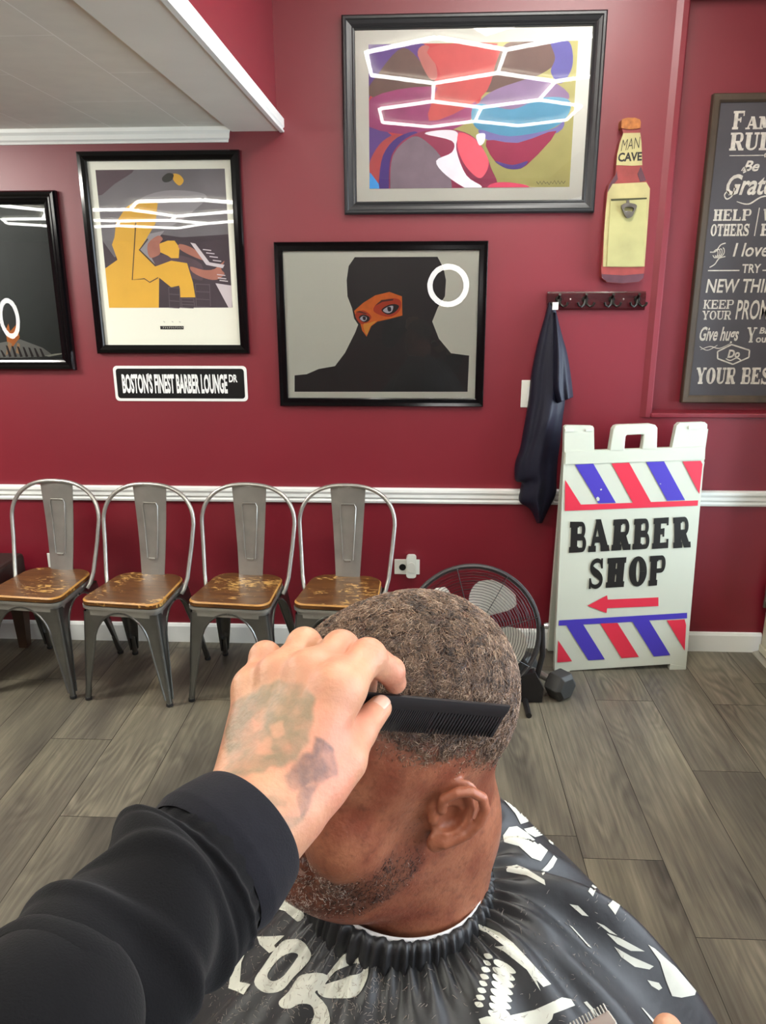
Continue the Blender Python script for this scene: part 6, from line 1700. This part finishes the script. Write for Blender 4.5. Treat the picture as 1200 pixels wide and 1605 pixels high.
def in_poly(px, py, poly):
    """signed distance in pixels, negative inside"""
    P_ = np.array(poly, float); ins = np.zeros(len(px), bool); dist = np.full(len(px), 1e9)
    for i in range(len(P_)):
        a, b = P_[i - 1], P_[i]
        c = ((a[1] > py) != (b[1] > py)) & (px < (b[0] - a[0]) * (py - a[1]) / (b[1] - a[1] + 1e-12) + a[0]); ins ^= c
        d = b - a; t = np.clip(((px - a[0]) * d[0] + (py - a[1]) * d[1]) / (d @ d), 0, 1)
        dist = np.minimum(dist, np.hypot(px - a[0] - t * d[0], py - a[1] - t * d[1]))
    return np.where(ins, -dist, dist)
px_, py_, _ = project_np(HVt)
cx_, cy_ = (px_ - 310) * 3.53, (py_ - 960) * 3.53
cx_ = cx_ + 12 * vnoise(HVt, 260, 2); cy_ = cy_ + 12 * vnoise(HVt, 260, 8)
facing = sstep(0.05, 0.3, (HN * ((np.array(CAM) - HVt) / np.linalg.norm(np.array(CAM) - HVt, axis=1)[:, None])).sum(1))
rose = sstep(22, -14, in_poly(cx_, cy_, [(430, 380), (560, 380), (640, 480), (640, 610), (560, 820), (380, 870), (330, 890), (150, 910), (180, 830), (140, 750), (140, 620), (220, 500), (330, 430)]))
for gap in ([(300, 590), (360, 590), (370, 650), (320, 670)], [(395, 620), (470, 610), (480, 680), (410, 690)], [(330, 720), (400, 700), (420, 770), (340, 780)]):
    rose *= 1 - 0.7 * sstep(14, -10, in_poly(cx_, cy_, gap))
rose = np.maximum(rose, 0.8 * sstep(16, -8, in_poly(cx_, cy_, [(300, 1015), (400, 1010), (490, 1035), (480, 1080), (330, 1060)])))
rose = np.maximum(rose, 0.8 * sstep(16, -8, in_poly(cx_, cy_, [(380, 1125), (470, 1135), (560, 1125), (600, 1090), (590, 1140), (500, 1190), (400, 1180)])))
darkk = sstep(18, -10, in_poly(cx_, cy_, [(650, 695), (730, 740), (760, 900), (700, 925), (640, 950), (520, 985), (470, 900), (560, 830), (630, 770)]))
darkk = np.maximum(darkk, sstep(16, -8, in_poly(cx_, cy_, [(545, 970), (660, 960), (620, 1090), (575, 1120), (545, 1030)])))
M_HAND = skin_material('light_tan_skin', rgb(188, 142, 112), rgb(190, 128, 104), rgb(160, 108, 84), ink=True, rough=0.45, freckle=0.15)
arm = mesh_np('arm', HVt - BO, HF, M_HAND, barber)
set_attr(arm, 'ink', rose * facing); set_attr(arm, 'ink_dark', darkk * facing)
# thumb nail
td = TT - TI; td /= np.linalg.norm(td); tn = np.array(CAM) - TT; tn -= td * (tn @ td); tn /= np.linalg.norm(tn); tn = tn * 0.85 + nback * 0.3; tn -= td * (tn @ td); tn /= np.linalg.norm(tn); tsd = np.cross(td, tn)
mb = MB(); rows = []
for u in np.linspace(-1, 1, 9):
    w_ = 0.0050 * (1 - 0.25 * max(u, 0) ** 3 - 0.12 * max(-u, 0) ** 4)
    rows.append([TT - td * 0.0015 + td * (0.0062 * u) + tsd * (w_ * q) + tn * (0.0086 * sqrt(1 - 0.32 * q * q) - 0.0012 * max(u, 0) ** 2) - BO for q in np.linspace(-1, 1, 9)])
mb.loft(rows, closed=False); mb.build('thumbnail', mat('nail_pink', rgb(204, 164, 146), 0.3), barber, smooth=True, solid=0.0005)
# ---- sleeve: a tube of cloth with folds, and its ribbed cuff
def sleeve_mesh(name, pts, rads, mat_, nseg=90, nring=120, folds=None, seed=1, thick=True):
    P_ = np.array(spline3(pts, nring)); R_ = np.interp(np.linspace(0, 1, len(P_)), np.linspace(0, 1, len(rads)), rads)
    T_ = np.gradient(P_, axis=0); T_ /= np.linalg.norm(T_, axis=1)[:, None]
    n = np.cross(T_[0], (0, 0, 1.0)); n /= np.linalg.norm(n); V_ = []
    for i in range(len(P_)):
        n = n - T_[i] * (n @ T_[i]); n /= np.linalg.norm(n); b = np.cross(T_[i], n)
        a = np.linspace(0, 2 * pi, nseg, endpoint=False); s = i / (len(P_) - 1)
        r = R_[i] + (folds(a, s) if folds else 0)
        V_.append(P_[i] + n * (np.cos(a) * r)[:, None] + b * (np.sin(a) * r)[:, None])
    V_ = np.array(V_); k = len(P_)
    i0 = np.arange(k * nseg).reshape(k, nseg); i1 = np.roll(i0, -1, 1)
    F_ = np.stack([i0[:-1], i1[:-1], i1[1:], i0[1:]], -1).reshape(-1, 4)
    return mesh_np(name, V_.reshape(-1, 3) - BO, F_, mat_, barber)
def spline3(pts, n):
    P = np.array(pts, float); k = len(P); out = []
    for q in np.linspace(0, k - 1, n):
        i = min(int(q), k - 2); t = q - i
        p0, p1, p2, p3 = P[max(i - 1, 0)], P[i], P[i + 1], P[min(i + 2, k - 1)]
        out.append(0.5 * (2 * p1 + (-p0 + p2) * t + (2 * p0 - 5 * p1 + 4 * p2 - p3) * t * t + (-p0 + 3 * p1 - 3 * p2 + p3) * t ** 3))
    return out
M_FLEECE = mat('black_fleece', rgb(15, 15, 17), 0.95, spec=0.1, noise=0.12, scale=60, bump=0.2, bscale=900, sheen=0.05)
M_CUFF = mat('black_rib_knit', rgb(25, 25, 30), 0.92, spec=0.1, noise=0.1, scale=80, bump=0.2, bscale=800, sheen=0.05)
def fold(a, s):
    e = sstep(0, 0.12, np.array([s]))[0]
    return e * (0.0034 * np.sin(2 * a + 20 * s + 0.8) + 0.0030 * np.maximum(0, np.sin(a - 46 * s + 2.0)) ** 2 + 0.0016 * np.sin(3 * a + 30 * s)) + 0.0007 * np.sin(22 * a) * (1 - sstep(0.02, 0.18, np.array([s]))[0])
SEAM = W3(318, 1366, 0.402)
sleeve_mesh('sleeve', [SEAM + (WR - SEAM) * 0.02, W3(268, 1412, 0.384), W3(190, 1492, 0.350), W3(85, 1600, 0.315), W3(-40, 1760, 0.285), np.array((-0.27, -3.30, 1.22)), np.array((-0.25, -3.44, 1.42))],
            [0.0395, 0.0440, 0.0400, 0.040, 0.044, 0.052, 0.066], M_FLEECE, folds=fold)
OPEN = W3(384, 1302, 0.428)
def cufff(a, s): return 0.0006 * np.sin(60 * a) * 0 + 0.0012 * np.sin(3 * a + 2) * s
cdir = OPEN - SEAM
sleeve_mesh('cuff', [OPEN - cdir * 0.03, OPEN, OPEN - cdir * 0.05, SEAM + cdir * 0.55, SEAM + cdir * 0.2, SEAM - cdir * 0.06], [0.0335, 0.0365, 0.0385, 0.0412, 0.0425, 0.0400], M_CUFF, nring=40, folds=cufff)

# ---- comb in the left hand
CA, CB = W3(566, 1085, 0.500), W3(798, 1106, 0.568)
cd = CB - CA; CLEN = np.linalg.norm(cd); cd /= CLEN
tdir = W3(772, 1146, 0.566) - W3(800, 1108, 0.568); tdir -= cd * (tdir @ cd) * 0.4
tdir /= np.linalg.norm(tdir)
cn = np.cross(cd, tdir); cn /= np.linalg.norm(cn)
if cn @ (np.array(CAM) - CA) < 0: cn = -cn
comb = tag(empty('hair_comb', tuple(CA)), 'black barber comb held against the side of the seated man\'s hair', 'comb')
M_COMB = mat('black_carbon_comb', rgb(26, 25, 26), 0.38)
def cpt(u, v, w): return Vector(cd * u + tdir * v + cn * w)
mb = MB()
prof = lambda u: 0.0085 if u > 0.03 else 0.006 + 0.0025 * u / 0.03
rings = []
for u in np.linspace(-0.030, CLEN, 24):
    h_ = 0.0095 if u > 0.0 else 0.0075
    rings.append([cpt(u, 0.0, -0.0017), cpt(u, -0.0006, 0.0), cpt(u, 0.0, 0.0017), cpt(u, h_ * .5, 0.0019), cpt(u, h_, 0.0013), cpt(u, h_, -0.0013), cpt(u, h_ * .5, -0.0019)])
mb.loft(rings, caps=True); mb.build('spine', M_COMB, comb, smooth=True, angle=40)
mb = MB(); u = 0.028
while u < CLEN - 0.001:
    dense_ = u < CLEN * 0.52; wd = 0.0007 if dense_ else 0.0010
    rr = [[cpt(u + s * wd * k, v, w * 0.0012 * k) for s, w in ((-1, -1), (1, -1), (1, 1), (-1, 1))] for v, k in ((0.0085, 1.0), (0.019, 0.85), (0.027, 0.45))]
    mb.loft(rr, caps=True); u += 0.0019 if dense_ else 0.0029
tt = mb.build('teeth', M_COMB, comb)
mb = MB(); mb.loft([[cpt(CLEN + a, v, w) for a, w in ((-0.003, -0.0015), (0.0, -0.0012), (0.0, 0.0012), (-0.003, 0.0015))] for v in (0.0, 0.013, 0.0265)], caps=True); mb.build('end_tooth', M_COMB, comb)

# ---- right hand with the clipper, at the lower edge
CLT, CLB = W3(908, 1609, 0.440), W3(1010, 1810, 0.405)
ca = CLB - CLT; cl_len = np.linalg.norm(ca); ca /= cl_len
side = np.cross(ca, np.array(FWD)); side /= np.linalg.norm(side); cfn = np.cross(side, ca)
clip_ = tag(empty('hair_clipper', tuple(CLT)), 'grey hair clipper entering at the bottom edge in the right hand', 'hair clipper')
def kp_(u, v, w): return Vector(ca * u + side * v + cfn * w)
M_CLIPB, M_CLIPM = mat('clipper_body_black', rgb(30, 30, 32), 0.35), mat('clipper_blade_steel', rgb(178, 178, 172), 0.3, 0.85)
mb = MB(); rings = []
for u, hw, hh in ((0.018, 0.017, 0.010), (0.03, 0.019, 0.014), (0.06, 0.018, 0.016), (0.10, 0.0165, 0.015), (0.14, 0.018, 0.016), (0.16, 0.012, 0.010)):
    rings.append([kp_(u, hw * cos(t), hh * sin(t)) for t in np.linspace(0, 2 * pi, 16, endpoint=False)])
mb.loft(rings, caps=True); mb.build('clipper_body', M_CLIPB, clip_, smooth=True, angle=60)
mb = MB(); mb.loft([[kp_(u, v * hw, w) for v, w in ((-1, -h), (1, -h), (1, h), (-1, h))] for u, hw, h in ((0.0, 0.019, 0.001), (0.006, 0.020, 0.003), (0.022, 0.018, 0.006))], caps=True)
for k in np.linspace(-0.018, 0.018, 19): mb.box(0, 0, 0, 0, 0, 0) if False else mb.loft([[kp_(u, k + v * 0.0006, w) for v, w in ((-1, -.0008), (1, -.0008), (1, .0008), (-1, .0008))] for u in (-0.004, 0.002)], caps=True)
mb.build('clipper_blade', M_CLIPM, clip_, bevel=0.0005)
def kq(u, v, w): return CLT + ca * u + side * v + cfn * w
sg = 1 if side @ np.array(RGT) > 0 else -1
R_W = kq(0.155, sg * 0.075, 0.015)
rk = [(0.072, 0.0), (0.092, 0.0), (0.112, 0.0), (0.130, 0.0)]
RM_ = [kq(u, sg * 0.050, 0.018) for u, _ in rk]; RP_ = [kq(u - 0.004, sg * 0.026, 0.030) for u, _ in rk]; RD_ = [kq(u - 0.003, -sg * 0.004, 0.028) for u, _ in rk]; RT_ = [kq(u, -sg * 0.020, 0.018) for u, _ in rk]
RTB, RTM, RTI, RTT = kq(0.125, sg * 0.058, -0.006), kq(0.095, sg * 0.052, -0.022), kq(0.070, sg * 0.046, -0.026), W3(1046, 1614, 0.425)
def f_rhand(P):
    d = s_capsule(P, R_W, R_W + np.array((0.02, -0.03, -0.10)), 0.028, 0.034)
    for i in range(4):
        d = smin(d, s_capsule(P, R_W, RM_[i], 0.018, 0.0125), 0.014)
    for i in range(4):
        c = smin(s_capsule(P, RM_[i], RP_[i], 0.0105, 0.0095), smin(s_capsule(P, RP_[i], RD_[i], 0.0095, 0.0085), s_capsule(P, RD_[i], RT_[i], 0.0085, 0.0072), 0.003), 0.003)
        d = smin(d, c, 0.004)
    th = smin(s_capsule(P, RTB, RTM, 0.015, 0.012), smin(s_capsule(P, RTM, RTI, 0.012, 0.0105), s_capsule(P, RTI, RTT, 0.0105, 0.008), 0.004), 0.006)
    d = smin(d, th, 0.012)
    return smin(d, s_capsule(P, RTB, R_W, 0.014, 0.02), 0.014)
ap = np.array([R_W, *RM_, *RP_, *RD_, *RT_, RTB, RTM, RTI, RTT, R_W + np.array((0.02, -0.03, -0.10))])
V2, F2, N2 = fine_net(f_rhand, ap.min(0) - 0.04, ap.max(0) + 0.04, 0.002)
a2 = mesh_np('arm', V2 - BO, F2, M_HAND, barber); set_attr(a2, 'ink', np.zeros(len(V2))); set_attr(a2, 'ink_dark', np.zeros(len(V2)))
sleeve_mesh('sleeve', [R_W + np.array((0.012, -0.018, -0.05)), R_W + np.array((0.03, -0.05, -0.13)), R_W + np.array((0.06, -0.16, -0.16)), np.array((0.30, -3.30, 1.18)), np.array((0.24, -3.44, 1.42))], [0.038, 0.046, 0.05, 0.056, 0.066], M_FLEECE, folds=fold)
